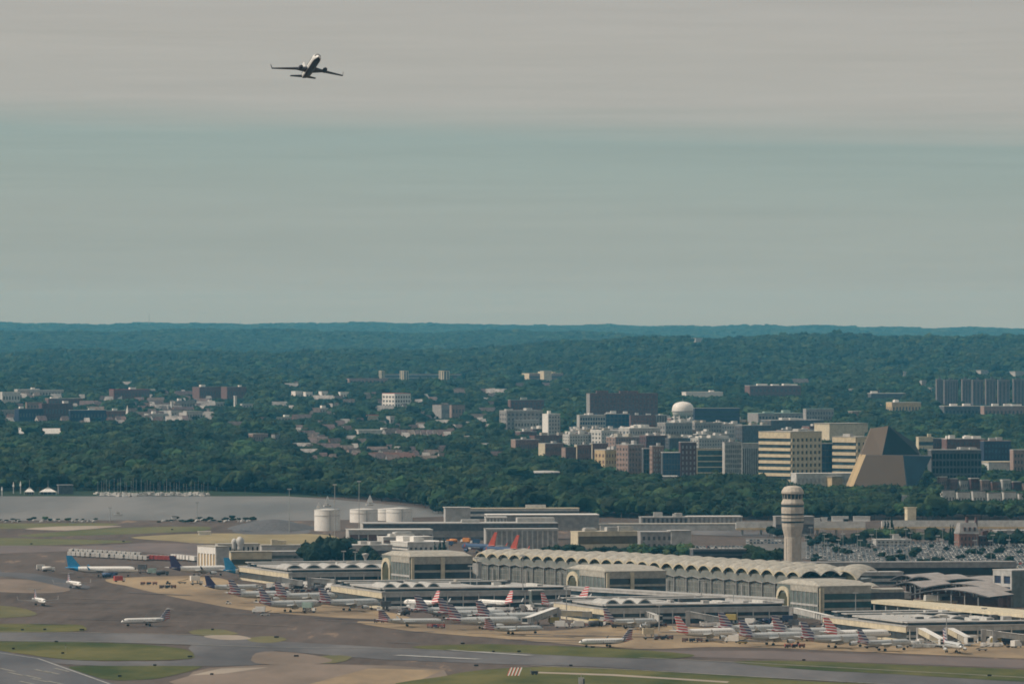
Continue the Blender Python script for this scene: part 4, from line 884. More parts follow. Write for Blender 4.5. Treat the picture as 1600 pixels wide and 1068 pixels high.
# -- hubs: cream arched entrance, dark ribbon windows
def hub(lb, xA, xB, xC, yt, yb, xm, green='glass'):
    e, L1, L2, h, s = A('terminal_hub', lb, 'terminal hub', xA, xB, xC, yt, yb, 70, wall='roofcream', glass=green, L=('blank',), Rr=('bands', 3), wallL='gglass', ht=.26, top=h0_(yt, yb)*.20, base=1, roof='roofcream')
    # arch at the far end of the sunlit side, glazed bay beside it
    n = 10
    c, r = L1*.84, L1*.15; zs_ = h*.60
    out = [(-1.3, c - r*math.cos(math.pi*i/n), zs_ + h*.30*math.sin(math.pi*i/n)) for i in range(n+1)]
    inn = [(-1.3, c - r*.68*math.cos(math.pi*i/n), zs_ + h*.18*math.sin(math.pi*i/n)) for i in range(n+1)]
    ob = [(x+1.0, y, z) for x, y, z in out]
    MB().add(out + inn + ob, [(i+1, i, n+1+i, n+2+i) for i in range(n)] + [(i, i+1, 2*n+3+i, 2*n+2+i) for i in range(n)]).build('arch', M['cream'], e)
    for q in (c-r, c+r*.80): MB().box(-1.3, -.5, q, q+r*.20, 0, zs_).build('pilaster', M['cream'], e)
    MB().box(-.62, -.55, c-r*.8, c+r*.8, 1, zs_+h*.1).build('arch_window', M['archglass'], e)
    MB().box(-.9, -.5, 0, L1*.66, h*.80, h-.7).build('fascia', M['roofcream'], e)
    for k in range(7): MB().box(-.8, -.5, L1*.1*k, L1*.1*k+.35, 0, h*.8).build('mullion', M['lgrey'], e)
    MB().box(-.85, -.5, 0, L1*.66, h*.38, h*.44).build('transom', M['lgrey'], e)
    MB().add([(0, 0, h), (L2, 0, h), (L2, L1, h), (0, L1, h), (L2*.06, L1*.2, h+2.2), (L2*.94, L1*.2, h+2.2), (L2*.94, L1*.8, h+2.2), (L2*.06, L1*.8, h+2.2)], [(0, 1, 5, 4), (1, 2, 6, 5), (2, 3, 7, 6), (3, 0, 4, 7), (4, 5, 6, 7)]).build('hipped_roof', M['roofcream'], e)
    for c, w in ((0, .045), (L2*xm, .06)):
        MB().box(c, c + L2*w, -1.3, -.4, 0, h-.8).build('pilaster', M['cream'], e)
    return e
def h0_(yt, yb): s = H/(yb-HY); return (yb-yt)*s
hub('cream hub with dark ribbon windows where the first pier meets the hall', 596, 642, 738, 869, 921, .48)
hub('cream arched hub with dark ribbon windows in the middle of the hall front', 889, 947, 1041, 892, 942, .40)
hub('cream arched hub with teal ribbon windows nearest the end vaults', 1222, 1280, 1362, 915, 967, .02, 'tglass')
# -- long connector along the hall
A('connector', 'long low connector with pale roof bands running along the foot of the glass hall', 'terminal building', 690, 1240, 1262, 936, 962, 55, glass='glass', L=('bands', -2), Rr=('bands', -2), ht=.42, wall='lgrey', roof='lgrey', top=1.2)
# -- piers
def pier(lb, xA, xB, xC, yroof, yg, nb, b0, bw, wl='cream', gl='glass', up=(0.0, .6), uph=3.4):
    e, L1, L2, h, s = A('pier', lb, 'terminal pier', xA, xB, xC, yroof, yg, 73, glass=gl, L=('bands', 1), Rr=('bands', -2), wallL=wl, ht=.40, top=2.2, wall='lgrey', roof='lgrey')
    MB().box(L2*up[0]+2, L2*up[1], L1*.10, L1*.62, h, h+1.1).build('clerestory', M['glass'], e)
    MB().box(L2*up[0]+.5, L2*up[1]+1.5, L1*.06, L1*.66, h+1.1, h+2.0).build('upper_roof', M['lgrey'], e)
    for k in range(nb):
        c = L2*b0 + (k+.5)*bw; r = bw*.44; hh = 2.3; y0 = L1*.08
        prof = [(c - r + 2*r*i/8, h + 2.0 + hh*math.sin(math.pi*i/8)**.7) for i in range(9)]
        vs = [(x, y0, z) for x, z in prof] + [(x, y0+24, z) for x, z in prof]
        sk = MB().add(vs, [(i, i+1, 10+i, 9+i) for i in range(8)], 0, True).add(vs, [tuple(range(8, -1, -1)), tuple(range(9, 18))]).build('skylight', M['lgrey'], e)
        q = [(c - r*.7 + 1.4*r*i/6, h + 2.25 + (hh-.7)*math.sin(math.pi*i/6)**.7) for i in range(7)]
        MB().add([(x, y0-.12, z) for x, z in q], [tuple(range(6, -1, -1))]).build('lunette', M['glass'], sk)
    for j_, f0 in enumerate((.02, .74, .86)):
        if L1 < 40: continue
        MB().box(L2*.02, L2*(.97 - .1*j_), L1*f0, L1*(f0+.05), h+.01, h+1.3+.5*j_).build('clerestory', M['glass'], e)
        MB().box(L2*.01, L2*(.98 - .1*j_), L1*f0-.6, L1*(f0+.06), h+1.3+.5*j_, h+1.75+.5*j_).build('raised_roof', M['lgrey' if j_ else 'roof'], e)
    r2 = random.Random(int(xA))
    for k in range(16):
        x = r2.uniform(L2*.03, L2*.93); y = L1*r2.uniform(.1, .95); MB().box(x, x+r2.uniform(1.2, 6), y, y+r2.uniform(2, 6), h+.01, h+r2.uniform(1.0, 3.4)).build('rooftop_unit', M[r2.choice(['grey', 'offwhite', 'lgrey', 'dgrey', 'roofcream'])], e)
    for k in range(int(L2/9)): MB().box(k*9+1, k*9+1.5, -1.2, -.7, 0, h-1.5).build('column', M['offwhite'], e)
    rr_ = random.Random(int(xB))
    for k in range(4):
        x = rr_.uniform(L2*.5, L2*.95); MB().box(x, x+rr_.uniform(2, 5), L1*.2, L1*.4, h+.02, h+rr_.uniform(1.2, 2.4)).build('rooftop_unit', M['offwhite'], e)
    return e
pier('first pier with four low skylights reaching from the hub toward the parked blue tailed airliners', 362, 452, 742, 894, 916, 5, .0, 12, up=(0, .75))
pier('second pier with a long sunlit cream side behind the row of striped tails', 511, 598, 892, 924, 951, 4, .02, 8.5, up=(0, .55))
pier('third pier crossing before the middle of the hall with three roof skylights', 868, 945, 1236, 950, 975, 3, .02, 9, up=(0, .45))
pier('nearest pier with dark glass and steep jet bridges at the right end', 1304, 1417, 1660, 977, 1003, 0, 0, 8, gl='glass', up=(0, .4))
e, L1, L2, h, s = A('gate_lounge', 'raised pier head roof with two broad shallow arches on the nearest pier', 'terminal building', 1380, 1437, 1530, 970, 1000, 73, glass='glass', L=('bands', 2), Rr=('bands', 2), wallL='cream', ht=.4, far=18)
bump_parts(e, L2, L1, h, 2, L2*.08, L2*.40)
for k in range(4): MB().box(-.9, -.4, L1*(.15+.2*k), L1*(.15+.2*k)+L1*.08, h+.1, h+2).build('roof_vent', M['lgrey'], e)
A('wing_building', 'long dark grey wing with a bright cream parapet sloping across the right side', 'terminal building', 1382, 1645, 1700, 961, 989, 66, glass='dgrey', L=('blank',), Rr=('blank',), wall='dgrey', wallL='gglass', roof='cream')
A('wing_building', 'low flat roofed annex with a pale edge between the last hub and the cream parapet', 'terminal building', 1352, 1372, 1424, 925, 948, 70, glass='dgrey', L=('blank',), Rr=('bands', 1), wall='lgrey', roof='lgrey')
A('service_roof', 'pale broken service roofs in front of the station canopy', 'terminal building', 1432, 1440, 1560, 938, 952, 80, glass='dred', L=('blank',), Rr=('bands', 2), ht=.5, wall='cream', roof='cream', units=5, unit='offwhite')
# cream parapet strip (proud roof edge of the sloping wing)
p0, p1 = P(1380, 937, 12.2), P(1650, 962, 12.2); a = (p1-p0); L = a.length; a.normalize(); rot = math.atan2(a.y, a.x)
e = empty('canopy_strip', (p0.x, p0.y, 0), rot, 'bright cream roof strip running diagonally past the station canopy', 'roof')
MB().box(0, L, -7, 1, 10.6, 12.2).build('roof', M['cream'], e)
for k in range(14): MB().box(k*L/14+1, k*L/14+1.8, -6, -5.2, 0, 10.6).build('column', M['lgrey'], e)
MB().box(0, L, 1.01, 3, 4, 11.0).build('wall', M['gglass'], e)

# -- station canopy: curved staggered roofs
M['mauveroof'] = mat('mauve_grey_roof', (.30, .275, .26), .8, .2, .15)
def curved_roof(lb, xl, xr, yl, yr, rise, dep, z0, nseg=10, m='mauveroof'):
    p0 = P(xl, yl, z0); p1 = P(xr, yr, z0); a = p1 - p0; L = a.length; a.normalize(); e = empty('station_canopy', (p0.x, p0.y, 0), math.atan2(a.y, a.x), lb, 'canopy')
    prof = [(L*i/nseg, z0 + rise*math.sin(math.pi*i/nseg)) for i in range(nseg+1)]; n1 = nseg+1
    vs = [(x, 0, z) for x, z in prof] + [(x, dep, z + .8) for x, z in prof] + [(x, 0, z-.6) for x, z in prof] + [(x, dep, z + .2) for x, z in prof]
    MB().add(vs, [(i, i+1, n1+i+1, n1+i) for i in range(nseg)], 0, True).add(vs, [(i+1, i, 2*n1+i, 2*n1+i+1) for i in range(nseg)] + [(2*n1+i, 3*n1+i, 3*n1+i+1, 2*n1+i+1) for i in range(nseg)], 1).build('roof', [M[m], M['dgrey']], e)
    for k in range(1, 6):
        for y in (2, dep-2): MB().box(L*k/6-.3, L*k/6+.3, y, y+.6, 0, z0 + rise*math.sin(math.pi*k/6)-.7).build('column', M['grey'], e)
    MB().box(1, L-1, dep*.4, dep*.6, 0, z0-1).build('concourse_wall', M['dbrick'], e)
curved_roof('hindmost long curved station canopy sweeping under the car park wall', 1450, 1572, 913, 916, 4.2, 26, 9)
curved_roof('middle long curved station canopy with a dark edge', 1432, 1560, 920, 924, 4.0, 24, 9)
curved_roof('front long curved station canopy ending by the dark office', 1420, 1546, 928, 932, 3.6, 24, 8)
curved_roof('small wavy canopy at the left end of the station roofs', 1390, 1432, 905, 907, 3.2, 26, 10)
curved_roof('second small wavy canopy overlapping the first at the station', 1412, 1466, 908, 911, 3.6, 26, 10)
curved_roof('third small wavy canopy nearest the pale link roof', 1395, 1440, 914, 917, 2.6, 22, 9)
A('bridge_walkway', 'flat grey enclosed walkway from the end vaults to the station', 'walkway', 1332, 1338, 1412, 893, 915, 80, glass='glass', L=('blank',), Rr=('bands', 2), ht=.5, wall='lgrey')
A('office_building', 'dark grey box office with a pale concrete frame at the right end of the station', 'office building', 1556, 1582, 1640, 890, 948, 60, glass='navy', L=('grid', 3, 2), Rr=('blank',), wall='gglass', wallL='lgrey', roof='lgrey', vt=.3, ht=.3)
A('garage_wall', 'long car park retaining wall with a dark shadow slot above the canopies', 'parking garage', 1252, 1256, 1590, 878, 905, 84, glass='black', L=('blank',), Rr=('bands', 1), ht=.5, wall='grey', roof='grey', top=1.2, dep=20)
# -- control tower
def control_tower():
    D = P(1238, 894).y; s = D/F; X = (1238.5-800)*s; e = empty('control_tower', (X, D, 0), R(11), 'tall ringed concrete control tower with a mushroom cap rising behind the vaulted hall', 'control tower')
    z = lambda y: H - (y-HY)*s
    n = 16
    MB().lathe([(5.35, 0), (5.35, z(838)), (5.6, z(835)), (6.9, z(822)), (7.0, z(815))], n, smooth=False).build('shaft', M['tower'], e)
    for k in range(8):
        a = 2*math.pi*(k+.5)/8; MB().box(5.25, 5.55, -.55, .55, .3, z(840), 0, Matrix.Rotation(a, 4, 'Z')).build('fluting', M['tower'], e)
    for k, (y0, y1, r) in enumerate(((814, 803, 7.1), (802, 790, 7.2))): MB().lathe([(r, z(y0)), (r+.1, z((y0+y1)/2)), (r, z(y1))], n, smooth=False).build('ring_floor', M['tower'], e)
    for y0, y1 in ((816.0, 813.4), (804.0, 801.6), (791.4, 788.2), (809.4, 808.3), (797.6, 796.6)): MB().lathe([(7.26, z(y0)), (7.26, z(y1))], n, smooth=False).build('ring_window', M['glass'], e)
    MB().lathe([(6.7, z(788.8)), (7.3, z(787)), (7.3, z(785)), (6.3, z(780)), (6.1, z(779))], n, smooth=False).build('catwalk_collar', M['tower'], e)
    MB().lathe([(5.9, z(779.2)), (6.4, z(772)), (6.4, z(771))], n, smooth=False).build('cab_window', M['glass'], e)
    for k in range(n):
        a = 2*math.pi*k/n; MB().box(5.9, 6.45, -.12, .12, z(779.2), z(771.2), 0, Matrix.Rotation(a, 4, 'Z')).build('mullion', M['tower'], e)
    MB().lathe([(6.8, z(771.2)), (7.2, z(770)), (7.15, z(767)), (5.9, z(762)), (5.4, z(760.5)), (2.8, z(758.6)), (.2, z(758.3))], n, smooth=False).build('cap', M['tower'], e)
    for k in range(5):
        a = 1.2*k; r = 2 + (k % 3); MB().lathe([(.09, z(760)), (.05, z(752 - 2*(k % 3)))], 6, M4=Matrix.Translation((r*math.cos(a), r*math.sin(a), 0))).build('antenna', M['steel'], e)
control_tower()
A('radar_platform', 'flat grey disc roof peeping out behind the control tower head', 'building', 1210, 1213, 1272, 806, 838, 84, glass='dgrey', L=('blank',), Rr=('bands', 1), ht=.4, wall='grey', roof='lgrey')
# -- fuel tanks
for lb, x0, x1, yt, yb in (('tallest white fuel tank, nearest the river end', 490.5, 531, 797, 829), ('second white fuel tank standing behind the tallest', 546, 590, 796.5, 816), ('narrow white fuel tank half hidden by its wide neighbour', 588, 626, 796, 813), ('wide white fuel tank nearest the grey hangars', 603, 644, 795, 815)):
    p = P((x0+x1)/2, yb); s = p.y/F; r = (x1-x0)/2*s; h = (yb-yt)*s
    e = empty('fuel_tank', (p.x, p.y + r, 0), 0, lb, 'fuel tank')
    MB().lathe([(r, 0), (r, h*.5), (r, h)], 40).build('shell', M['white'], e)
    MB().lathe([(r+.15, h), (r+.15, h+.35), (r*.5, h+.9), (.1, h+1.3)], 40).build('roof', M['offwhite'], e)
    MB().lathe([(r+.25, h*.72), (r+.25, h*.76)], 40).build('stiffening_ring', M['offwhite'], e)
    MB().box(r*.2, r*.2+.8, -r-.7, -r, 0, h).build('ladder', M['steel'], e)
# -- hangars
A('hangar', 'pale grey square hangar end with a small logo panel beside the long hangar roof', 'hangar', 693, 696, 735, 792, 816, 84, wall='lgrey', L=('blank',), Rr=('blank',), roof='offwhite')
A('hangar', 'longest hangar with a cream roof edge and dark clerestory at the back', 'hangar', 726, 728, 905, 793.5, 812, 86, wall='offwhite', glass='dgrey', L=('blank',), Rr=('bands', 2), ht=.45, roof='cream', units=1, unit='offwhite')
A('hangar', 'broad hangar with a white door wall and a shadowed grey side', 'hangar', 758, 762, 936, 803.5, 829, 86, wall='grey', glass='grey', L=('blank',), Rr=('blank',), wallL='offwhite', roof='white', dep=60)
A('hangar_annex', 'white rolling doors in front of the broad hangar', 'hangar', 758, 760, 792, 807, 832, 86, wall='offwhite', glass='grey', L=('blank',), Rr=('fins', 1, 6), roof='white', dep=20)
A('hangar', 'low long hangar with a dull cream eave in the middle row', 'hangar', 562, 568, 872, 817, 844, 85, wall='dgrey', glass='grey', L=('blank',), Rr=('bands', 1), ht=.5, top=3.2, wallL='lgrey', roof='lgrey', dep=50, units=2)
A('hangar', 'grey ribbed hangar behind the two red tail fins', 'hangar', 757, 760, 872, 825.5, 858, 85, wall='lgrey', glass='grey', L=('blank',), Rr=('fins', 1, 14), vt=.3, top=1.6, roof='lgrey', dep=30)
A('canopy_shed', 'open shed with a long rounded pale roof beside the trees', 'shed', 540, 546, 676, 827, 850, 84, wall='lgrey', glass='dbrick', L=('blank',), Rr=('fins', 1, 9), vt=.14, top=3.6, roof='offwhite', dep=24)
A('office_building', 'whitewashed arcaded building with dark arched openings', 'building', 610, 638, 700, 846, 868, 66, wall='offwhite', glass='dgrey', L=('bands', 3), Rr=('grid', 2, 8), vt=.5, ht=.5, roof='white', units=4, unit='white', top=3)
A('office_building', 'low pinkish white rooftop range behind the arcaded building', 'building', 590, 600, 676, 838, 858, 72, wall='offwhite', glass='pbrick', L=('blank',), Rr=('bands', 2), roof='white', units=6, unit='offwhite')
A('building', 'pale curved flat roof pavilion between the dark trees and the arcaded building', 'building', 526, 540, 612, 851, 872, 72, wall='lgrey', glass='dgrey', L=('blank',), Rr=('bands', 1), roof='offwhite', units=3)
A('cargo_building', 'yellow cream building with one long brown window band', 'building', 893, 904, 1000, 830, 856, 70, wall='cream', glass='brownband', L=('blank',), Rr=('bands', 1), ht=.3, top=2.2, base=1.6, roof='cream', units=5, unit='lgrey')
A('cargo_building', 'grey rear part of the yellow cream building with a stepped roof', 'building', 998, 1002, 1050, 830, 858, 84, wall='grey', glass='dgrey', L=('blank',), Rr=('grid', 2, 6), roof='lgrey')
A('building', 'blank pale grey cube beside the yellow cream building', 'building', 1044, 1049, 1080, 828, 858, 80, wall='lgrey', L=('blank',), Rr=('blank',), roof='lgrey')
A('parking_garage', 'dark open deck parking garage full of cars beyond the vaults', 'parking garage', 1080, 1084, 1166, 857, 880, 84, wall='dgrey', glass='black', L=('blank',), Rr=('bands', 3), ht=.35, roof='grey', dep=60)
A('building', 'ribbed grey service building behind the long pale wall', 'building', 1000, 1003, 1075, 807, 824, 85, wall='grey', glass='dgrey', L=('blank',), Rr=('fins', 1, 10), roof='lgrey', units=3)
A('building', 'light grey hall with a white roof beside the ribbed service building', 'building', 1073, 1076, 1160, 806, 822, 85, wall='lgrey', glass='grey', L=('blank',), Rr=('fins', 1, 12), roof='white')
A('boundary_wall', 'long pale dusty wall running before the service buildings', 'wall', 935, 938, 1235, 818, 829, 86, wall='offwhite', L=('blank',), Rr=('blank',), roof='roofcream', dep=8)
# -- elevated railway
for lb, x0, x1, y0, z1 in (('long cream elevated track passing behind the control tower', 1150, 1352, 836, 9.5), ('second stretch of cream elevated track beyond the square cream tower', 1378, 1640, 834, 9.5)):
    p = P(x0, y0); s = p.y/F; L = (x1-x0)*s; e = empty('elevated_track', (p.x, p.y, 0), R(-.5), lb, 'railway viaduct')
    MB().box(0, L, 0, 11, 4.6, z1).build('deck', M['white'], e); MB().box(0, L, -.4, -.01, 5.2, z1+.9).build('parapet', M['offwhite'], e)
    MB().box(0, L, -.5, -.41, 4.2, 5.6).build('girder', M['tan'], e)
    for k in range(int(L/14)): MB().box(4+k*14, 5.6+k*14, 3, 8, 0, 4.6).build('pier', M['lgrey'], e)
for i, (x, w, hh) in enumerate(((1270, 12, 3.2), (1284, 9, 4), (1300, 26, 5.5), (1334, 26, 5.5), (1318, 8, 3), (1262, 8, 2.6))):
    p = P(x, 834); s = p.y/F
    e = empty('track_cabin', (p.x, p.y+3, 9.52), 0, ['small white hut on the elevated track', 'square white hut on the elevated track next to the small one', 'long white cabin on the elevated track right of the square hut', 'second long white cabin furthest from the control tower', 'low white box between the two long cabins', 'tiny white box on the track nearest the control tower'][i], 'cabin')
    MB().box(0, w*s, 0, 5, 0, hh*.6).build('wall', M['white'], e); MB().box(-.3, w*s+.3, -.3, 5.3, hh*.6, hh*.6+.4).build('roof', M['offwhite'], e)
A('square_tower', 'plain cream square tower standing before the dark woods', 'tower', 1414, 1418, 1432, 792, 833, 60, wall='cream', L=('blank',), Rr=('blank',), roof='cream')
# -- brick house with mansard roof
e, L1, L2, h, s = A('brick_house', 'red brick house with a grey mansard roof and three dormers by the car park', 'house', 1494, 1500, 1529, 832, 856, 78, wall='brick', glass='glass', L=('blank',), Rr=('grid', 2, 5), vt=.6, ht=.5, roof='lgrey')
MB().add([(-.5, -.5, h), (L2+.5, -.5, h), (L2+.5, L1+.5, h), (-.5, L1+.5, h), (1, 2.5, h+7), (L2-1, 2.5, h+7), (L2-1, L1-2, h+7), (1, L1-2, h+7)], [(0, 1, 5, 4), (1, 2, 6, 5), (2, 3, 7, 6), (3, 0, 4, 7), (4, 5, 6, 7)]).build('mansard_roof', M['grey'], e)
for k in range(3):
    x = L2*(.2 + .27*k); d = MB().box(x, x+1.6, -.3, 2, h+1.2, h+4).build('dormer', M['brick'], e); MB().box(x+.3, x+1.3, -.36, -.31, h+1.6, h+3.6).build('window', M['glass'], d)
for x in (L2*.45, L2-.6): MB().box(x, x+1.6, L1*.4, L1*.4+2, h+3, h+11).build('chimney', M['dbrick'], e)
A('brick_house', 'darker rear wing of the mansard house with tall chimneys', 'house', 1528, 1531, 1552, 836, 855, 78, wall='dbrick', glass='glass', L=('blank',), Rr=('grid', 2, 4), roof='grey', units=2, unit='dbrick')
A('kiosk', 'grey flat roofed office in the trees behind the parked cars', 'building', 1366, 1370, 1424, 842, 854, 82, wall='lgrey', glass='dgrey', L=('blank',), Rr=('grid', 2, 8), roof='offwhite', units=2)
A('building', 'long grey low store behind the last trees at the car park edge', 'building', 1555, 1560, 1640, 828, 846, 82, wall='grey', glass='dgrey', L=('blank',), Rr=('grid', 2, 8), roof='lgrey')
# -- old terminal on the left
A('old_terminal', 'old terminal wing with tall cream framed slots on its curved sunlit front', 'terminal building', 307, 338, 357, 853, 889, 62, wall='lgrey', glass='tan', L=('fins', 1, 6), Rr=('blank',), wallL='white', vt=.35, top=5, roof='roofcream')
A('old_terminal', 'old terminal attic with a row of square dark windows', 'terminal building', 336, 342, 405, 849, 880, 80, wall='offwhite', glass='black', L=('blank',), Rr=('grid', 1, 9), vt=.62, ht=.3, top=1.4, base=7.2, roof='roofcream')
A('old_terminal', 'old terminal block with a cream frame round a dark picture window', 'terminal building', 355, 362, 424, 861, 886, 78, wall='cream', glass='archglass', L=('blank',), Rr=('bands', 1), ht=.3, top=4.4, base=1.0, roof='roofcream')
A('building', 'low hangar shed with a dark open front beside the old terminal', 'building', 404, 410, 480, 851, 873, 80, wall='lgrey', glass='dgrey', L=('blank',), Rr=('bands', 1), ht=.4, roof='roofcream', units=2, unit='cream')
A('building', 'pale flat roofed block between the old terminal and the dark trees', 'building', 400, 408, 476, 861, 884, 78, wall='lgrey', glass='gglass', L=('blank',), Rr=('bands', 2), roof='lgrey')
for lb, x, y, r in (('white radome on the old terminal roof', 366, 843, 2.0), ('larger grey radome beside the white one on the old terminal roof', 375, 844, 2.9)):
    D = P(x, 880).y; s = D/F; z = H-(y-HY)*s; e = empty('radome', ((x-800)*s, D, z-3), 0, lb, 'radome')
    MB().lathe([(r*.7, -2.5), (r*.75, 0), (r, r*.7), (r*.85, r*1.4), (r*.45, r*1.85), (.1, r*2)], 16).build('dome', M['offwhite'], e); MB().box(-r*.6, r*.6, -r*.6, r*.6, -3.2, -2.4).build('plinth', M['lgrey'], e)
e, L1, L2, h, s = A('site_cabin', 'small bright white cabin on the straw coloured ground', 'cabin', 310, 311, 329, 829.5, 835, 82, wall='white', L=('blank',), Rr=('blank',), roof='white', dep=6)
A('site_cabin', 'grey white container by the gravel yard', 'cabin', 402, 404, 421, 820, 827, 80, wall='offwhite', L=('blank',), Rr=('blank',), roof='offwhite', dep=6)
A('site_cabin', 'tiny white shed on the far river shore', 'cabin', 268, 269, 276, 805, 812, 80, wall='offwhite', L=('blank',), Rr=('blank',), roof='roof', dep=6)
A('ramp_tower', 'small dark ramp tower pod with a pale disc roof at the second pier', 'tower', 828, 832, 850, 921, 952, 75, wall='gglass', glass='black', L=('blank',), Rr=('bands', 1), top=1.4, base=4, roof='offwhite', dep=6)
# gravel mound
mb = MB(); c0 = P(425, 826)
N_ = 18; vs = []; 
for j in range(7):
    for i in range(N_):
        a = 2*math.pi*i/N_; r = 1 - j/6; vs.append((34*r*math.cos(a)*(1+.1*math.sin(3*a)), 60*r*math.sin(a), 7.5*(1-r**1.6) + .5*math.sin(5*a+j)*(r)))
mb.add(vs, [(j*N_+i, j*N_+(i+1) % N_, (j+1)*N_+(i+1) % N_, (j+1)*N_+i) for j in range(6) for i in range(N_)], 0, True); o = mb.build('gravel_mound', M['dgrey']); o.location = (c0.x, c0.y, 0); tag(o, 'dark gravel mound between the river and the white container', 'mound')
# ------------------------------------------------------------------ aircraft
def jet_parts(e, L, Rr, span, kind='wing', body='silver', under=None, fin=None, eng='silver', tip='silver', wing='silver', gear=True, finh=None, lead=None):
    zc = Rr + (2.1 if kind == 'wing' else 1.25); n = 14
    stn = [(0, .03, -.30), (.008, .20, -.27), (.025, .46, -.20), (.05, .72, -.10), (.085, .92, -.03), (.125, 1, 0), (.35, 1, 0), (.60, 1, 0), (.72, .93, .06), (.82, .74, .22), (.91, .46, .44), (.97, .23, .60), (1, .08, .66)]
    mb = MB(); vs = []
    for t_, r_, dz in stn:
        for k in range(n):
            a = 2*math.pi*k/n; vs.append((L*(.5 - t_), Rr*r_*math.sin(a), zc + Rr*(dz + r_*math.cos(a))))
    fs = []; ms = []
    for i in range(len(stn)-1):
        for k in range(n): fs.append((i*n+k, i*n+(k+1) % n, (i+1)*n+(k+1) % n, (i+1)*n+k)); ms.append(2 if (i >= 9 and fin is not None and i < 12) else (1 if 5 <= k <= 8 else 0))
    fs += [tuple(range(n-1, -1, -1)), tuple(range((len(stn)-1)*n, len(stn)*n))]; ms += [0, 0]
    mb.v = vs; mb.f = fs; mb.m = ms; mb.sm = [True]*len(fs)
    fu = mb.build('fuselage', [M[body], M[under or body], fin or M[body]], e)
    # cockpit windows
    mb = MB()
    for k0 in (-3, -2, -1, 0, 1, 2):
        pts_ = []
        for (t_, r_, dz, q) in ((.030, .53, -.18, k0*.42), (.030, .53, -.18, (k0+.85)*.42), (.052, .75, -.09, (k0+.85)*.42), (.052, .75, -.09, k0*.42)):
            pts_.append((L*(.5-t_), Rr*r_*1.04*math.sin(q), zc + Rr*(dz + r_*1.04*math.cos(q))))
        mb.add(pts_, [(0, 1, 2, 3)])
    mb.build('cockpit_window', M['black'], fu)
    mb = MB(); k = 0; x = L*.36
    while x > -L*.30:
        for s_ in (1, -1): mb.box(x-.16, x+.16, s_*Rr*.985-.03, s_*Rr*.985+.03, zc+Rr*.18, zc+Rr*.18+.36)
        x -= .9
    mb.build('cabin_windows', M['black'], fu, 'stuff')
    hs = span/2
    for s_ in (1, -1):
        r0, r1 = L*.085, -L*.10; dz = hs*.085; tx = -hs*.44; c1 = L*.038; zr = zc - Rr*.55; yr = Rr*.5
        ym = hs*.36; xm0 = r0 + (tx + c1 - r0)*.36; xm1 = -L*.075
        pl = [(r0, yr, zr), (xm0, ym, zr+dz*.36), (tx+c1, hs, zr+dz), (tx, hs, zr+dz), (xm1, ym, zr+dz*.36), (r1, yr, zr)]
        th_ = [.75, .45, .14, .14, .45, .75]
        v1 = [(x, s_*y, z) for x, y, z in pl] + [(x, s_*y, z+t2) for (x, y, z), t2 in zip(pl, th_)]
        f1 = [(0, 1, 2, 3, 4, 5), (11, 10, 9, 8, 7, 6)] + [(i, 6+i, 6+(i+1) % 6, (i+1) % 6) for i in range(6)]
        if s_ < 0: f1 = [f[::-1] for f in f1]
        w = MB().add([v for v in v1], [f[::-1] for f in f1]).build('wing', M[wing], e)
        zt = zr + dz
        MB().add([(tx+c1, s_*(hs-.05), zt), (tx, s_*(hs-.05), zt), (tx-.9, s_*(hs+.35), zt+2.0), (tx-.2, s_*(hs+.35), zt+2.0), (tx+c1, s_*(hs+.05), zt), (tx, s_*(hs+.05), zt), (tx-.9, s_*(hs+.43), zt+2.0), (tx-.2, s_*(hs+.43), zt+2.0)],
                 [(0, 1, 2, 3), (7, 6, 5, 4), (0, 3, 7, 4), (1, 5, 6, 2), (3, 2, 6, 7)]).build('winglet', M[tip], w)
        if kind == 'wing': ex, ey, ez, er, el = L*.115, hs*.34, zc - Rr*1.12, Rr*.52, L*.105
        else: ex, ey, ez, er, el = -L*.27, Rr + Rr*.62, zc + Rr*.42, Rr*.44, L*.115
        rot = Matrix.Translation((ex, s_*ey, ez)) @ Matrix.Rotation(R(-90), 4, 'Y')
        en = MB().lathe([(er*.86, -el*.0), (er, -el*.12), (er, -el*.5), (er*.8, -el*.82), (er*.5, -el)][::-1], 14, M4=rot).build('engine', M[eng], e)
        MB().lathe([(er*.80, .02), (er*.80, .05)], 14, smooth=False, M4=rot).build('intake', M['black'], en)
        if kind == 'wing': MB().box(ex-el*.9, ex-el*.2, s_*ey-.15, s_*ey+.15, ez+er*.8, zr+dz*.34+.2).build('pylon', M[wing], en)
        else: MB().box(ex-el*.7, ex-el*.3, min(s_*(Rr*.7), s_*ey), max(s_*(Rr*.7), s_*ey), ez-.15, ez+.15).build('pylon', M[wing], en)
    fh = finh or (6.6 if kind == 'wing' else 4.6); zb = zc + Rr*.62; xb = -L*.5 + L*.045
    cr = L*.18; ct = L*.075; sw = fh*.82
    fp = [(xb + cr, zb), (xb + cr - sw, zb + fh), (xb + cr - sw - ct, zb + fh), (xb - .2, zb)]
    vs = [(x, -.16, z) for x, z in fp] + [(x, .16, z) for x, z in fp]
    MB().add(vs, [(0, 1, 2, 3), (7, 6, 5, 4), (0, 4, 5, 1), (1, 5, 6, 2), (2, 6, 7, 3), (3, 7, 4, 0)]).build('tail_fin', fin if fin else M[body], e)
    ts = span*.36/2 if kind == 'wing' else span*.33/2
    zt, xt = (zc + Rr*.45, xb + cr*.5) if kind == 'wing' else (zb + fh - .1, xb + cr - sw + .3)
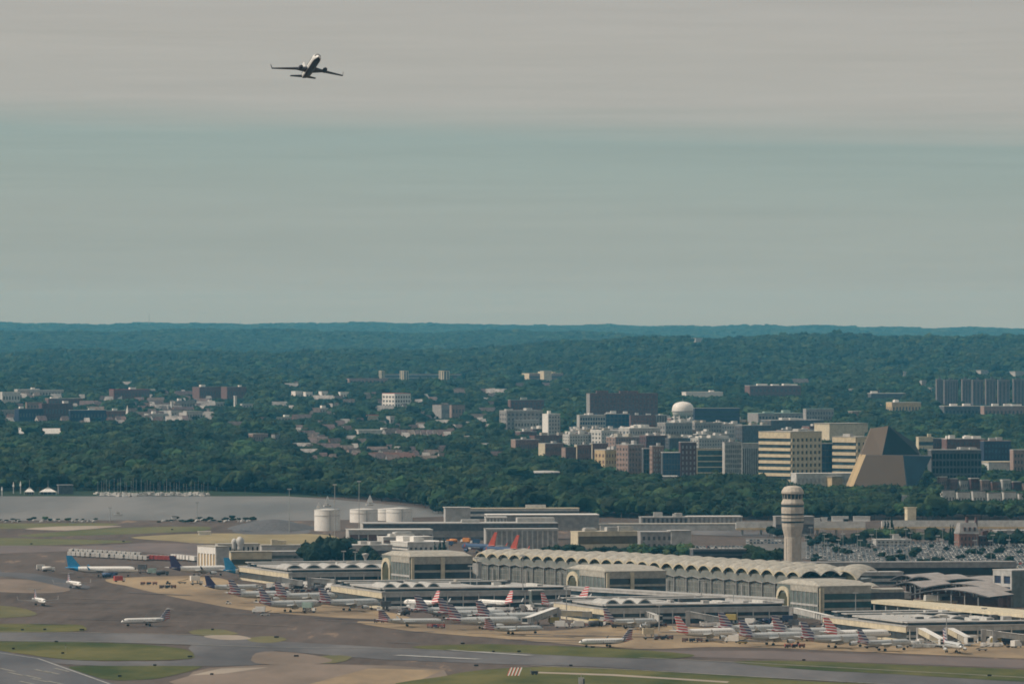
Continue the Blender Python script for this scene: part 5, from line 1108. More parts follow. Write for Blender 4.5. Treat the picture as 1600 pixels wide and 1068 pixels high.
    for s_ in (1, -1):
        pl = [(xt, 0), (xt - ts*.55, ts), (xt - ts*.55 - L*.035, ts), (xt - L*.095, 0)]
        vs = [(x, s_*y, zt + y*.05) for x, y in pl] + [(x, s_*y, zt + .22 + y*.05) for x, y in pl]
        fs = [(3, 2, 1, 0), (4, 5, 6, 7), (0, 1, 5, 4), (1, 2, 6, 5), (2, 3, 7, 6), (3, 0, 4, 7)]
        MB().add(vs, fs if s_ > 0 else [f[::-1] for f in fs]).build('tailplane', M[wing], e)
    if gear:
        for x, y in ((L*.36, 0), (-L*.045, span*.085), (-L*.045, -span*.085)):
            g_ = MB().box(x-.12, x+.12, y-.12, y+.12, .4, zc-Rr*.6).build('landing_gear', M['steel'], e)
            for q in (-.38, .38): MB().lathe([(.52, -.17), (.55, 0), (.52, .17)], 12, M4=Matrix.Translation((x, y+q, .55)) @ Matrix.Rotation(R(90), 4, 'X')).build('wheel', M['rubber'], g_)
    return e
def flag(L, Rr, kind, fh=None, **k):
    zc = Rr + (2.1 if kind == 'wing' else 1.25); zb = zc + Rr*.62; xb = -L*.455
    global FLAG_LEAD; FLAG_LEAD = xb + L*.15 + .82*zb - (2.0 if kind == 'wing' else 1.2)
    return flag_mat('flag_striped_tail', step=1.3 if kind == 'wing' else .95, **k)
FM1 = flag(38, 1.95, 'wing'); FM2 = flag(30, 1.5, 'wing'); FM3 = flag(33, 1.35, 'rear'); FM4 = flag(27, 1.35, 'rear')
FMr = flag(30, 1.5, 'wing', white=(.75, .72, .70), red=(.62, .05, .05), blue=(.55, .06, .07))
specs = {
 'narrow': dict(L=38, Rr=1.95, span=34, body='silver', under='silver', fin=FM1, finh=6.9),
 'narrow_white': dict(L=34, Rr=1.95, span=34, body='jetwhite', under='silver', fin=FMr, finh=6.9),
 'blue': dict(L=43, Rr=1.95, span=35, body='jetwhite', under='silver', fin=M['tealpaint'], eng='navy', tip='tealpaint', finh=7.2),
 'dark': dict(L=40, Rr=1.95, span=35, body='jetwhite', under='silver', fin=M['purple'], eng='silver', tip='navy', finh=7.0),
 'darksmall': dict(L=31, Rr=1.5, span=28, body='silver', under='silver', fin=M['purple'], finh=5.6),
 'ejet': dict(L=31, Rr=1.5, span=27, body='silver', fin=FM2, finh=5.6),
 'ejet_sunlit': dict(L=31, Rr=1.55, span=27, body='jetwhite', under='jetwhite', fin=FMr, finh=5.8),  # white instead of silver: sunlight on these jets put into the body colour
 'crj': dict(L=34, Rr=1.35, span=24, kind='rear', body='silver', fin=FM3),
 'crj_white': dict(L=27, Rr=1.35, span=21.5, kind='rear', body='jetwhite', under='silver', fin=FM4, wing='grey', tip='grey'),
 'red': dict(L=36, Rr=1.95, span=34, body='blue', under='dred', fin=M['red'], finh=8.6, eng='blue', tip='red'),
}
PROT = {}
def jet(kind, px_, py_, head, label, name='parked_airliner', cat='airliner', group='parked airliners'):
    p = P(px_, py_)
    if kind not in PROT:
        e = empty(name, (0, 0, 0)); jet_parts(e, **specs[kind]); PROT[kind] = e
    else: e = copy_tree(PROT[kind]); e.name = name
    e.scale = (1.06,)*3 if cat == 'airliner' else (1, 1, 1); e.location = (p.x, p.y, .35); e.rotation_euler = (0, 0, R(head)); tag(e, label, cat, group); return e
J = jet
J('blue', 159, 901, 3, 'long white airliner with a sky blue tail, nearest the row of white buses')
J('dark', 311, 900, 30, 'white airliner with a dark violet tail behind the orange tan stand')
J('blue', 400, 904, 28, 'white airliner whose sky blue tail rises beside the dark violet tailed one')
J('darksmall', 362, 928, 18, 'small grey jet with a dark fin parked before the striped tails')
J('narrow', 408, 941, 24, 'silver airliner with a striped flag tail, first of the two overlapping striped tails')
J('narrow', 454, 956, 32, 'silver airliner with a dark striped tail in front of the overlapping striped tails')
J('narrow', 546, 954, 34, 'silver airliner with a striped tail parked alone by the second pier')
J('narrow', 478, 944, 30, 'silver airliner whose fuselage shows between two striped tails under the first pier')
J('ejet_sunlit', 659, 953, 128, 'bright white jet pointing away with a red striped tail under the second pier')
J('crj', 641, 979, 6, 'long slim silver jet with rear engines and a high striped tailplane')
J('narrow', 738, 972, 24, 'silver airliner mostly hidden behind another striped tail in the middle gates')
J('narrow', 757, 983, 14, 'silver airliner with a bold striped tail right of the long slim jet')
J('crj', 802, 991, 30, 'slim silver jet whose nose sits below the sloping jet bridge')
J('ejet_sunlit', 773, 953, 128, 'white jet with a red striped tail facing the hall by the ramp tower')
J('ejet_sunlit', 884, 946, 142, 'white jet with a red striped tail behind the cream pier side')
J('ejet_sunlit', 874, 956, 52, 'orange lit white tail of a jet standing beside the ramp tower')
J('ejet', 985, 983, 30, 'small silver jet in the dark shadow of the third pier')
J('narrow_white', 1104, 1002, 30, 'white airliner with a bright red and white striped tail before the third pier')
J('narrow', 1208, 1008, 30, 'silver airliner with a dark red striped tail, first of three in the nearest row')
J('narrow', 1305, 1012, 30, 'silver airliner in the middle of the three in the nearest row')
J('ejet', 1382, 1017, 34, 'smaller silver jet, last of the three in the nearest row')
J('narrow', 702, 967, 22, 'silver airliner furthest back in the crowded middle gates')
J('narrow', 800, 976, 18, 'silver airliner just behind the slim jet at the sloping jet bridge')
J('narrow', 1178, 996, 24, 'silver airliner half hidden behind the first of the nearest row')
J('narrow', 1262, 1001, 24, 'silver airliner half hidden between the first and middle jets of the nearest row')
J('narrow_white', 1340, 1004, 20, 'white airliner behind the smaller silver jet of the nearest row')
J('ejet', 1488, 1020, -78, 'silver jet facing the runway nose on under two steep jet bridges')
J('crj_white', 228, 978, 208, 'white jet with a high tail taxiing alone on the dark tarmac', 'taxiing_airliner', 'airliner', 'taxiing airliners')
J('crj_white', 947, 1011, 200, 'white and rose jet with a high tail taxiing before the gates', 'taxiing_airliner', 'airliner', 'taxiing airliners')
J('crj_white', 116, 919, -70, 'white jet seen nose on beside the dark curved taxiway', 'taxiing_airliner', 'airliner', 'taxiing airliners')
J('crj_white', 62, 946, -74, 'white jet seen nose on above the grass wedge at the left', 'taxiing_airliner', 'airliner', 'taxiing airliners')
J('red', 748, 864, 128, 'blue jet with a tall red tail standing behind the vaulted roof, the larger fin')
J('red', 782, 869, 128, 'blue jet with a shorter looking red tail right of the larger red fin')
# the departing jet
e = empty('departing_airliner', (0, 0, 0), 0, 'twin engined jet climbing away through the sky with dark belly and white nose', 'airliner')
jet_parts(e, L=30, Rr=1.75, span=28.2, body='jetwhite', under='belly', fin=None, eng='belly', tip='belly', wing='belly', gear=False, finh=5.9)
D = 28.2*F/113.0; dx = Vector((.235, -.92, .285)).normalized(); ly = Vector((.98, .25, -.105)); ly = (ly - dx*ly.dot(dx)).normalized(); dz = dx.cross(ly)
mw = Matrix((dx, ly, dz)).transposed().to_4x4(); c = Vector(((485-800)*D/F, D, H + (HY-107)*D/F)); zc = 3.7
mw.translation = c - dz*zc; e.matrix_world = mw; e.rotation_mode = 'XYZ'

# ------------------------------------------------------------------ jet bridges
def jet_bridge(x0, y0, x1, y1, label, m='lgrey'):
    ym = (y0+y1)/2; s = (H-4.8)/(ym-HY); z0 = min(7.2, max(3.4, 4.8 + (ym-y0)*s)); z1 = min(7.2, max(3.2, 4.8 + (ym-y1)*s))
    a = P(x0, y0, z0); b = P(x1, y1, z1); d = b - a; L = Vector((d.x, d.y)).length
    if L > 55: L = 55.0
    e = empty('jet_bridge', (a.x, a.y, 0), math.atan2(d.y, d.x), label, 'jet bridge', 'jet bridges')
    zz_ = lambda x: z0 + (z1-z0)*x/L
    def slab(x0_, x1_, w, lo, hi):
        q0, q1 = zz_(x0_), zz_(x1_)
        return MB().add([(x0_,-w,q0+lo),(x1_,-w,q1+lo),(x1_,w,q1+lo),(x0_,w,q0+lo),(x0_,-w,q0+hi),(x1_,-w,q1+hi),(x1_,w,q1+hi),(x0_,w,q0+hi)], [(3,2,1,0),(4,5,6,7),(0,1,5,4),(1,2,6,5),(2,3,7,6),(3,0,4,7)])
    slab(0, L*.55, 1.7, -1.4, 1.4).build('tunnel', M[m], e); slab(L*.5, L, 1.4, -1.7, 1.1).build('inner_tunnel', M['offwhite'], e)
    rb = MB()
    for k in range(int(L/1.6)):
        o_ = slab(k*1.6, k*1.6+.3, 1.8, -1.3, 1.3); rb.add(o_.v, o_.f)
    rb.build('ribs', M[m], e, 'stuff')
    slab(0, L*.98, 1.9, 1.42, 1.55).build('roof', M['white'], e)
    MB().box(-2.2, .1, -2.0, 2.0, 0.0, z0+1.7).build('rotunda', M['grey'], e)
    MB().box(L, L+2.6, -1.9, 1.9, z1-1.7, z1+1.5).build('cab', M['offwhite'], e); MB().box(L+2.6, L+2.75, -1.6, 1.6, z1-.9, z1+1.1).build('cab_window', M['black'], e)
    zl = zz_(L*.72)
    for s_ in (-1.9, 1.9): MB().box(L*.72, L*.72+.5, s_-.2, s_+.2, 0, zl-1.4).build('leg', M['steel'], e)
    for s_ in (-1.9, 1.9): MB().lathe([(.6, -.2), (.6, .2)], 10, M4=Matrix.Translation((L*.72+.25, s_*1.15, .6)) @ Matrix.Rotation(R(90), 4, 'X')).build('wheel', M['rubber'], e)
    MB().box(L-3, L-.5, 1.3, 2.2, .2, z1-1.5).build('stair', M['steel'], e)
for a in [(440, 905, 466, 910, 'white boxed jet bridge under the first pier beside dark posts'), (486, 906, 516, 908, 'long grey jet bridge under the right end of the first pier'),
          (592, 930, 618, 940, 'jet bridge sloping to the bright white jet with red tail'), (686, 929, 732, 939, 'pale jet bridge between the second pier and the middle gates'),
          (846, 937, 790, 927, 'long jet bridge left of the ramp tower'), (866, 953, 824, 968, 'steeply sloping jet bridge reaching the slim silver jet'),
          (876, 957, 938, 959, 'level grey jet bridge under the cream pier side'), (1003, 954, 1026, 965, 'short jet bridge dropping toward the shadowed jet'),
          (1045, 955, 1068, 960, 'first part of the paired jet bridges under the third pier'), (1078, 959, 1126, 968, 'second of the paired jet bridges with a yellowish cab'),
          (1211, 952, 1234, 955, 'white boxed jet bridge under the teal hub'), (1242, 953, 1304, 967, 'long jet bridge descending right of the white boxed one'),
          (1440, 985, 1472, 1002, 'cream steep jet bridge left of the nose on jet'), (1485, 985, 1512, 999, 'cream steep jet bridge right of the nose on jet'),
          (1540, 988, 1556, 990, 'short white jet bridge under the nearest pier'), (1558, 990, 1604, 996, 'long pale jet bridge at the right end of the nearest pier')]:
    jet_bridge(*a, m='offwhite' if 'white' in a[4] else ('cream' if 'cream' in a[4] else 'lgrey'))

# ------------------------------------------------------------------ vehicles
def wheels(e, xs_, w, r=.42):
    for x in xs_:
        for s_ in (-1, 1): MB().lathe([(r, -.12), (r, .12)], 10, M4=Matrix.Translation((x, s_*w, r)) @ Matrix.Rotation(R(90), 4, 'X')).build('wheel', M['rubber'], e)
def truck(kind, col):
    e = empty(kind, (0, 0, 0))
    if kind == 'box_truck':
        MB().box(-3.6, 1.6, -1.25, 1.25, .8, 3.6).build('box_body', M[col], e); MB().add([(1.8,-1.15,.6),(3.4,-1.15,.6),(3.4,1.15,.6),(1.8,1.15,.6),(1.8,-1.15,2.5),(2.8,-1.15,2.5),(2.8,1.15,2.5),(1.8,1.15,2.5),(3.4,-1.15,1.5),(3.4,1.15,1.5)], [(3,2,1,0),(4,5,6,7),(0,1,8,5,4),(3,7,6,9,2),(1,2,9,8),(8,9,6,5),(0,4,7,3)]).build('cab', M['white'], e)
        MB().add([(3.38,-1,1.6),(3.38,1,1.6),(2.85,1,2.4),(2.85,-1,2.4)], [(0,1,2,3)]).build('windscreen', M['black'], e); wheels(e, (-2.4, 2.4), 1.1)
    elif kind == 'catering_truck':
        MB().box(-3.8, 1.8, -1.3, 1.3, 2.6, 5.6).build('lift_body', M[col], e); MB().box(-3.6, 3.6, -1.1, 1.1, .6, 1.1).build('chassis', M['dgrey'], e)
        MB().box(2.0, 3.7, -1.1, 1.1, .9, 2.5).build('cab', M['white'], e); MB().box(3.7, 3.75, -.95, .95, 1.6, 2.3).build('windscreen', M['black'], e)
        for x in (-2.5, .5): MB().box(x, x+.3, -1.0, 1.0, 1.1, 2.6).build('scissor_lift', M['steel'], e)
        wheels(e, (-2.4, 2.6), 1.05)
    elif kind == 'baggage_tug':
        MB().box(-1.4, 1.4, -.75, .75, .35, 1.1).build('chassis', M[col], e); MB().box(-.9, .1, -.7, .7, 1.1, 1.9).build('cab', M['black'], e); MB().box(-1.0, .2, -.75, .75, 1.9, 2.0).build('roof', M[col], e); wheels(e, (-.9, .9), .72, .35)
    elif kind == 'baggage_cart':
        for k in range(3):
            x = -k*3.6; MB().box(x-1.5, x+1.5, -.8, .8, .5, .7).build('cart_bed', M['dgrey'], e); MB().box(x-1.4, x+1.4, -.75, .75, .7, 1.7).build('luggage_load', M[['brick', 'navy', 'dbrick'][k]], e); MB().box(x-1.5, x+1.5, -.8, .8, 1.95, 2.05).build('canopy', M[col], e)
            for q in (-1.45, 1.35): MB().box(x+q, x+q+.1, -.78, .78, .7, 1.95).build('end_panel', M[col], e)
        wheels(e, (-8.3, -7.2, -4.6, -3.6, -1, 1), .7, .3)
    elif kind == 'bus':
        MB().box(-5.4, 5.4, -1.25, 1.25, .5, 3.0).build('body', M[col], e); MB().box(-5.0, 5.0, -1.28, 1.28, 1.6, 2.5).build('window_band', M['black'], e); MB().box(5.4, 5.43, -1.1, 1.1, 1.3, 2.6).build('windscreen', M['black'], e)
        MB().box(-3, 2, -.8, .8, 3.0, 3.3).build('roof_unit', M['lgrey'], e); wheels(e, (-3.4, 3.4), 1.15, .5)
    elif kind == 'tank_truck':
        MB().lathe([(.3, -4.2), (1.2, -3.9), (1.25, 0), (1.2, 1.5), (.3, 1.8)], 14, M4=Matrix.Translation((0, 0, 2.1)) @ Matrix.Rotation(R(90), 4, 'Y')).build('tank', M[col], e)
        MB().box(2.0, 3.9, -1.15, 1.15, .7, 2.7).build('cab', M[col], e); MB().box(3.9, 3.94, -1, 1, 1.6, 2.4).build('windscreen', M['black'], e); MB().box(-4, 3.8, -1, 1, .6, .85).build('chassis', M['dgrey'], e); wheels(e, (-3, -1.8, 2.8), 1.05, .5)
    elif kind == 'belt_loader':
        MB().box(-2.4, 2.4, -.8, .8, .4, 1.0).build('chassis', M[col], e)
        MB().add([(-3.2,-.5,1.1),(3.6,-.5,2.9),(3.6,.5,2.9),(-3.2,.5,1.1),(-3.2,-.5,.85),(3.6,-.5,2.65),(3.6,.5,2.65),(-3.2,.5,.85)], [(0,1,2,3),(7,6,5,4),(0,4,5,1),(3,2,6,7),(0,3,7,4),(1,5,6,2)]).build('belt', M['black'], e); wheels(e, (-1.5, 1.5), .75, .35)
    return e
TP = {}
def veh(kind, col, px_, py_, head, label, group=None, z=.3, name=None):
    k = (kind, col)
    if k not in TP: TP[k] = truck(kind, col); e = TP[k]
    else: e = copy_tree(TP[k]); e.name = kind
    p = P(px_, py_); e.location = (p.x, p.y, z); e.rotation_euler = (0, 0, R(head))
    return tag(e, label, kind.replace('_', ' '), group)
# the bus park
for i in range(32):
    veh('bus', 'white', 110 + (i % 17)*7.4 + (i//17)*3.4 + rnd.uniform(-.8, .8), 868.5 + (i % 17)*.42 - (i//17)*4.2, 84 + rnd.uniform(-5, 5), 'white shuttle bus in the %s line parked left of the old terminal' % ('front' if i < 17 else 'rear'), 'white buses in the %s parked line' % ('front' if i < 17 else 'rear'))
for i in range(7):
    veh('bus', 'dred', 234 + i*6, 874 + i*.3, 80 + rnd.uniform(-5, 5), 'red shuttle bus at the end of the long row of white buses', 'red buses parked beside the white ones')
for i in range(8):
    veh('box_truck', 'white', 275 + i*4.8, 874 + i*.5, 40 + rnd.uniform(-9, 9), 'white box truck parked behind the dark violet tail', 'white trucks behind the violet tailed airliner')
veh('box_truck', 'white', 66, 891, 10, 'white van truck driving on the dark taxiway at the left', None)
veh('tank_truck', 'white', 76, 893, 15, 'small white tanker following the van truck on the taxiway', None)
for i, (x, y, k, c, lb) in enumerate([
 (242, 914, 'baggage_cart', 'dred', 'short dark baggage train on the orange stand nearest the taxiing nose on jet'), (263, 913, 'baggage_tug', 'black', 'black tug left of the small dark finned jet'), (285, 912, 'belt_loader', 'dgrey', 'dark belt loader on the orange stand'),
 (271, 919, 'baggage_cart', 'dgrey', 'grey baggage train below the black tug'), (307, 914, 'catering_truck', 'white', 'white raised catering truck on the orange stand'), (187, 909, 'box_truck', 'dred', 'brown red truck under the sky blue tailed airliner'),
 (170, 903, 'tank_truck', 'blue', 'blue tanker under the wing of the sky blue tailed airliner'), (357, 944, 'baggage_tug', 'white', 'small white tug at the corner of the striped tail stand'),
 (404, 958, 'box_truck', 'white', 'white truck under the dark striped tail'), (414, 962, 'belt_loader', 'white', 'white loader beside the truck under the dark striped tail'), (483, 957, 'catering_truck', 'green', 'dark green lift truck at the nose of the silver airliner'),
 (225, 896, 'catering_truck', 'dgrey', 'dark grey lift truck between the sky blue and violet tailed airliners'), (240, 897, 'box_truck', 'green', 'green truck between the sky blue and violet tailed airliners'), (254, 899, 'tank_truck', 'dgrey', 'grey tanker at the violet tailed airliner'),
 (868, 975, 'box_truck', 'yellow', 'yellow truck right of the sloping jet bridge'), (878, 981, 'box_truck', 'white', 'white truck with dark wheels near the yellow truck'), (905, 977, 'belt_loader', 'yellow', 'yellow belt loader before the third pier'),
 (917, 979, 'baggage_cart', 'yellow', 'yellow roofed baggage train before the third pier'), (932, 977, 'tank_truck', 'yellow', 'yellow tanker before the third pier'), (943, 975, 'box_truck', 'lgrey', 'grey truck left of the shadowed jet'),
 (1016, 999, 'catering_truck', 'cream', 'cream high box truck alone on the tan apron'), (1040, 998, 'baggage_tug', 'black', 'dark tug beside the cream high box truck'), (1047, 999, 'baggage_cart', 'dgrey', 'dark cart train behind the tug on the tan apron'),
 (1143, 1004, 'box_truck', 'white', 'white truck at the nose of the red striped white airliner'), (1093, 1003, 'baggage_cart', 'dgrey', 'dark cart train under the red striped white airliner'), (1140, 976, 'catering_truck', 'yellow', 'yellow lift truck beside the paired jet bridges'),
 (1152, 979, 'belt_loader', 'yellow', 'yellow loader under the third pier end'), (1175, 977, 'box_truck', 'white', 'white truck under the pale wing left of the navy trucks'), (1196, 976, 'tank_truck', 'navy', 'navy tanker, first of the dark trucks under the teal hub'),
 (1212, 977, 'box_truck', 'navy', 'navy box truck under the teal hub'), (1228, 978, 'catering_truck', 'navy', 'navy lift truck under the teal hub'), (1243, 979, 'box_truck', 'dgrey', 'dark grey truck right of the navy lift truck'),
 (1268, 980, 'belt_loader', 'black', 'black loader below the long descending jet bridge'), (1427, 1012, 'tank_truck', 'lgrey', 'grey tanker by the cream steep jet bridge'), (1448, 1010, 'baggage_cart', 'dred', 'red roofed cart train by the cream steep jet bridge'),
 (1535, 1017, 'belt_loader', 'lgrey', 'grey loader right of the nose on jet'), (1553, 1008, 'box_truck', 'yellow', 'yellow truck under the nearest pier'), (1578, 1008, 'box_truck', 'navy', 'purple blue van under the long pale jet bridge'),
 (706, 849, 'tank_truck', 'orange', 'bright orange tanker behind the vaulted roof'), (727, 848, 'box_truck', 'orange', 'bright orange box truck near the red fins'), (716, 843, 'tank_truck', 'white', 'white tanker behind the orange vehicles'),
 (742, 850, 'box_truck', 'blue', 'blue box truck next to the larger red fin'), (700, 853, 'box_truck', 'blue', 'blue truck below the orange tanker'), (610, 973, 'baggage_cart', 'dgrey', 'grey cart train left of the long slim jet'),
 (672, 981, 'baggage_cart', 'dred', 'dark red cart train under the long slim jet'), (700, 957, 'tank_truck', 'dgrey', 'dark tanker among the middle gates'), (600, 955, 'catering_truck', 'dgrey', 'dark lift truck before the bright white jet'),
 (1362, 1013, 'catering_truck', 'white', 'white lift truck between the striped tails of the nearest row'), (1253, 1012, 'baggage_cart', 'dred', 'dark red carts between the first two jets of the nearest row'), (1160, 1006, 'belt_loader', 'yellow', 'yellow loader at the first tail of the nearest row')]):
    veh(k, c, x, y, rnd.choice([0, 180, 15, 160, -12]) + rnd.uniform(-12, 12), lb)
for i in range(110):
    x, y = rnd.choice([(rnd.uniform(420, 600), rnd.uniform(918, 926)), (rnd.uniform(600, 860), rnd.uniform(953, 964)), (rnd.uniform(880, 1180), rnd.uniform(976, 983)), (rnd.uniform(1180, 1440), rnd.uniform(978, 992)), (rnd.uniform(1420, 1600), rnd.uniform(1004, 1013)), (rnd.uniform(380, 560), rnd.uniform(918, 924))])
    k, c = rnd.choice([('baggage_tug', 'white'), ('baggage_cart', 'dgrey'), ('belt_loader', 'dgrey'), ('box_truck', 'white'), ('baggage_cart', 'lgrey'), ('tank_truck', 'dgrey'), ('box_truck', 'lgrey')])
    veh(k, c, x, y, rnd.uniform(0, 360), {'baggage_tug': 'white tug in the gate clutter under the piers', 'baggage_cart': 'grey roofed cart train in the gate clutter under the piers', 'belt_loader': 'dark belt loader in the gate clutter under the piers', 'box_truck': 'pale box truck in the gate clutter under the piers', 'tank_truck': 'dark tanker in the gate clutter under the piers'}[k], {'baggage_tug': 'tugs at the gates', 'baggage_cart': 'cart trains at the gates', 'belt_loader': 'loaders at the gates', 'box_truck': 'trucks at the gates', 'tank_truck': 'tankers at the gates'}[k])

cm = {}
for c in ('silver', 'jetwhite', 'lgrey'):
    mb = MB(); mb.add([(-1.2,-.9,.5),(.9,-.9,.5),(1.6,-.9,1.1),(1.6,-.9,2.2),(-1.2,-.9,2.2),(-1.2,.9,.5),(.9,.9,.5),(1.6,.9,1.1),(1.6,.9,2.2),(-1.2,.9,2.2)], [(0,1,2,3,4),(9,8,7,6,5),(0,5,6,1),(1,6,7,2),(2,7,8,3),(3,8,9,4),(4,9,5,0)])
    mb.box(-1.4, 1.7, -.95, .95, .3, .5, 1); mb.box(-1.25, -1.2, -.6, .6, .8, 2.0, 1)
    o = mb.build('cargo_container', [M[c], M['dgrey']]); cm[c] = o.data; bpy.data.objects.remove(o)
for i in range(120):
    if i % 6 == 0: bx0, by0 = rnd.choice([(rnd.uniform(430, 600), rnd.uniform(919, 927)), (rnd.uniform(600, 860), rnd.uniform(953, 966)), (rnd.uniform(880, 1180), rnd.uniform(976, 986)), (rnd.uniform(1180, 1440), rnd.uniform(979, 994)), (rnd.uniform(1420, 1600), rnd.uniform(1004, 1013)), (rnd.uniform(880, 1180), rnd.uniform(976, 986))]); c_ = rnd.choice(['silver', 'jetwhite', 'lgrey', 'jetwhite'])
    ww_ = 'under the first pier' if by0 < 930 else 'before the middle gates' if by0 < 968 else 'along the third pier' if bx0 < 1180 else 'under the teal hub' if by0 < 998 else 'under the nearest pier'
    p = P(bx0 + (i % 6)*5.2, by0 + rnd.uniform(-.15, .15)); o = bpy.data.objects.new('cargo_container', cm[c_]); COL.objects.link(o); o.location = (p.x, p.y, .32); o.rotation_euler = (0, 0, rnd.uniform(-.2, .2))
    tag(o, '%s air cargo container on a dolly %s' % ({'silver': 'silver', 'jetwhite': 'white', 'lgrey': 'light grey'}[c_], ww_), 'container', '%s cargo containers %s' % ({'silver': 'silver', 'jetwhite': 'white', 'lgrey': 'light grey'}[c_], ww_))
# ------------------------------------------------------------------ parked cars
CC = {'white': M['jetwhite'], 'silver': M['silver'], 'grey': M['grey'], 'black': M['black'], 'navy': M['navy'], 'red': M['dred'], 'tan': M['tan']}
def car_mb(mb, M4=None, mi=(0, 1, 2), wheels_=True):
    w = .9
    def sec(x0, x1, z0, z1, x2, x3, w2, k):
        mb.add([(x0,-w,z0),(x1,-w,z0),(x1,w,z0),(x0,w,z0),(x2,-w2,z1),(x3,-w2,z1),(x3,w2,z1),(x2,w2,z1)], [(3,2,1,0),(4,5,6,7),(0,1,5,4),(1,2,6,5),(2,3,7,6),(3,0,4,7)], k, False, M4)
    sec(-2.25, 2.25, .32, .88, -2.15, 2.1, .86, mi[0]); w = .82; sec(-1.6, 1.05, .88, 1.38, -1.15, .45, .68, mi[1])
    mb.box(-1.12, .42, -.66, .66, 1.38, 1.43, mi[0], M4)
    if wheels_:
        for x in (-1.4, 1.4):
            for s_ in (-.86, .70): mb.box(x-.32, x+.32, s_, s_+.16, .0, .62, mi[2], M4)
cars = {}
for c, m in CC.items():
    mb = MB(); car_mb(mb); o = mb.build('parked_car', [m, M['glass'], M['rubber']]); cars[c] = o.data; bpy.data.objects.remove(o)
def car(x, y, z, rot, c, where, grp):
    o = bpy.data.objects.new('parked_car', cars[c]); COL.objects.link(o); o.location = (x, y, z); o.rotation_euler = (0, 0, rot)
    return tag(o, '%s car parked %s' % (c, where), 'car', '%s cars %s' % (c, grp))
cchoice = ['white']*3 + ['silver']*4 + ['grey']*5 + ['black']*6 + ['navy']*2 + ['red']*1 + ['tan']
sheet('car_park', [(1250, 846), (1420, 850), (1640, 852), (1640, 899), (1500, 890), (1252, 873)], mat('car_park_tarmac', (.09, .086, .082), .9, .05, 0, col2=(.16, .152, .142)), 'grey tarmac of the crowded car park')
sheet('car_park', [(1165, 840), (1240, 841), (1240, 862), (1165, 860)], MATS['car_park_tarmac'], 'grey tarmac of the small car park left of the control tower')
sheet('road', [(930, 824), (1240, 832), (1240, 840), (930, 831)], AS, 'grey access road behind the vaulted hall')
cand = []
y0c = P(0, 899).y; y1c = P(0, 848).y; dcur = y0c
while dcur < y1c:
    s = dcur/F; py_ = HY + F*H/dcur
    xl = 1262; xr = 1606
    X = (xl-800)*s
    while X < (xr-800)*s:
        pxx_ = 800 + X/s; lim = np.interp(pxx_, [1250, 1350, 1500, 1640], [874, 880, 889.5, 898])
        if py_ < lim and rnd.random() < .60: cand.append((X, dcur + rnd.uniform(-.4, .4)))
        X += 2.9
    dcur += 6.0 if (len(cand) % 2) else 11.5
cand.sort(key=lambda q: q[1]); step = max(1, len(cand)//2600)
NI = 235
for x, y in cand[:NI]: car(x, y, .45, R(90 + rnd.uniform(-4, 4)) + (math.pi if rnd.random() < .5 else 0), rnd.choice(cchoice), 'at the near edge of the crowded car park', 'at the near edge of the car park')
mb = MB()
for x, y in cand[NI:]:
    k = rnd.choice([0, 0, 1, 1, 3, 3, 3, 4, 4, 4]); car_mb(mb, Matrix.Translation((x, y, .45)) @ Matrix.Rotation(R(90 + rnd.uniform(-4, 4)), 4, 'Z'), (k, 2, 2), False)
tag(mb.build('parked_cars', [M['jetwhite'], M['silver'], M['glass'], M['grey'], M['dgrey'], M['dred']]), 'countless cars filling the far rows of the car park', 'cars', None, 'stuff')
D = P(1084, 880).y; s = D/F
for i in range(26): car((1090 + (i % 13)*5.8 - 800)*s, D + 6 + (i//13)*18, H-(857-HY)*s + .02, R(90), rnd.choice(cchoice), 'on the roof of the dark parking garage', 'on the garage roof')
for i in range(22):
    p = P(1168 + (i % 11)*5.6, 846 + (i//11)*4); car(p.x, p.y, .45, R(90), rnd.choice(cchoice), 'in the small lot left of the control tower', 'in the small lot by the tower')
for i in range(14):
    p = P(944 + i*4.2, 820 + (i % 2)*1.2); car(p.x, p.y - 12, .3, R(90), 'white' if i % 3 else 'silver', 'in the strip beside the broad hangar', 'in the strip by the hangar')

# ------------------------------------------------------------------ masts and lamps
def mast(px_, py_, ytop, label, name='light_mast', r=.22, head=True, group=None):
    p = P(px_, py_); h = (py_-ytop)*p.y/F; e = empty(name, (p.x, p.y, 0), 0, label, 'light mast', group)
    MB().lathe([(r, 0), (r*.55, h)], 8).build('pole', M['steel'], e)
    if head: MB().box(-1.5, 1.5, -.35, .35, h-.2, h+.5).build('lamp_head', M['lgrey'], e)
for a in [(172, 815, 793, 'thin lone pole on the river shore'), (308, 813, 785, 'dark thin mast on the shore beside the white cabin'), (452, 832, 764, 'tall grey mast standing left of the tallest white tank'),
          (523, 838, 757, 'tall grey mast crossing the tallest white tank'), (561, 838, 752, 'tallest grey mast between the white tanks'), (537, 892, 861, 'white mast before the dark trees, the left one'),
          (555, 893, 862, 'white mast before the dark trees, the right one'), (745, 945, 872, 'mast beside the first hub before the glass hall'), (817, 948, 868, 'mast in front of the sixth vault of the hall'),
          (735, 942, 884, 'short mast by the first hub'), (1146, 963, 912, 'mast before the middle of the glass hall'), (1096, 958, 906, 'broad pale mast before the glass hall near the third pier'), (1337, 968, 926, 'thin mast before the teal hub'),
          (1030, 985, 945, 'slender mast on the third pier gate'), (885, 968, 915, 'slender mast beside the middle hub'), (1479, 1005, 964, 'slender mast at the nearest pier head'), (1538, 985, 950, 'slender mast at the right end of the cream strip')]:
    mast(a[0], a[1], a[2], a[3], r=.32)
p = P(571, 893); e = empty('water_column', (p.x, p.y, 0), 0, 'thick white column with a flared head before the dark trees', 'tower')
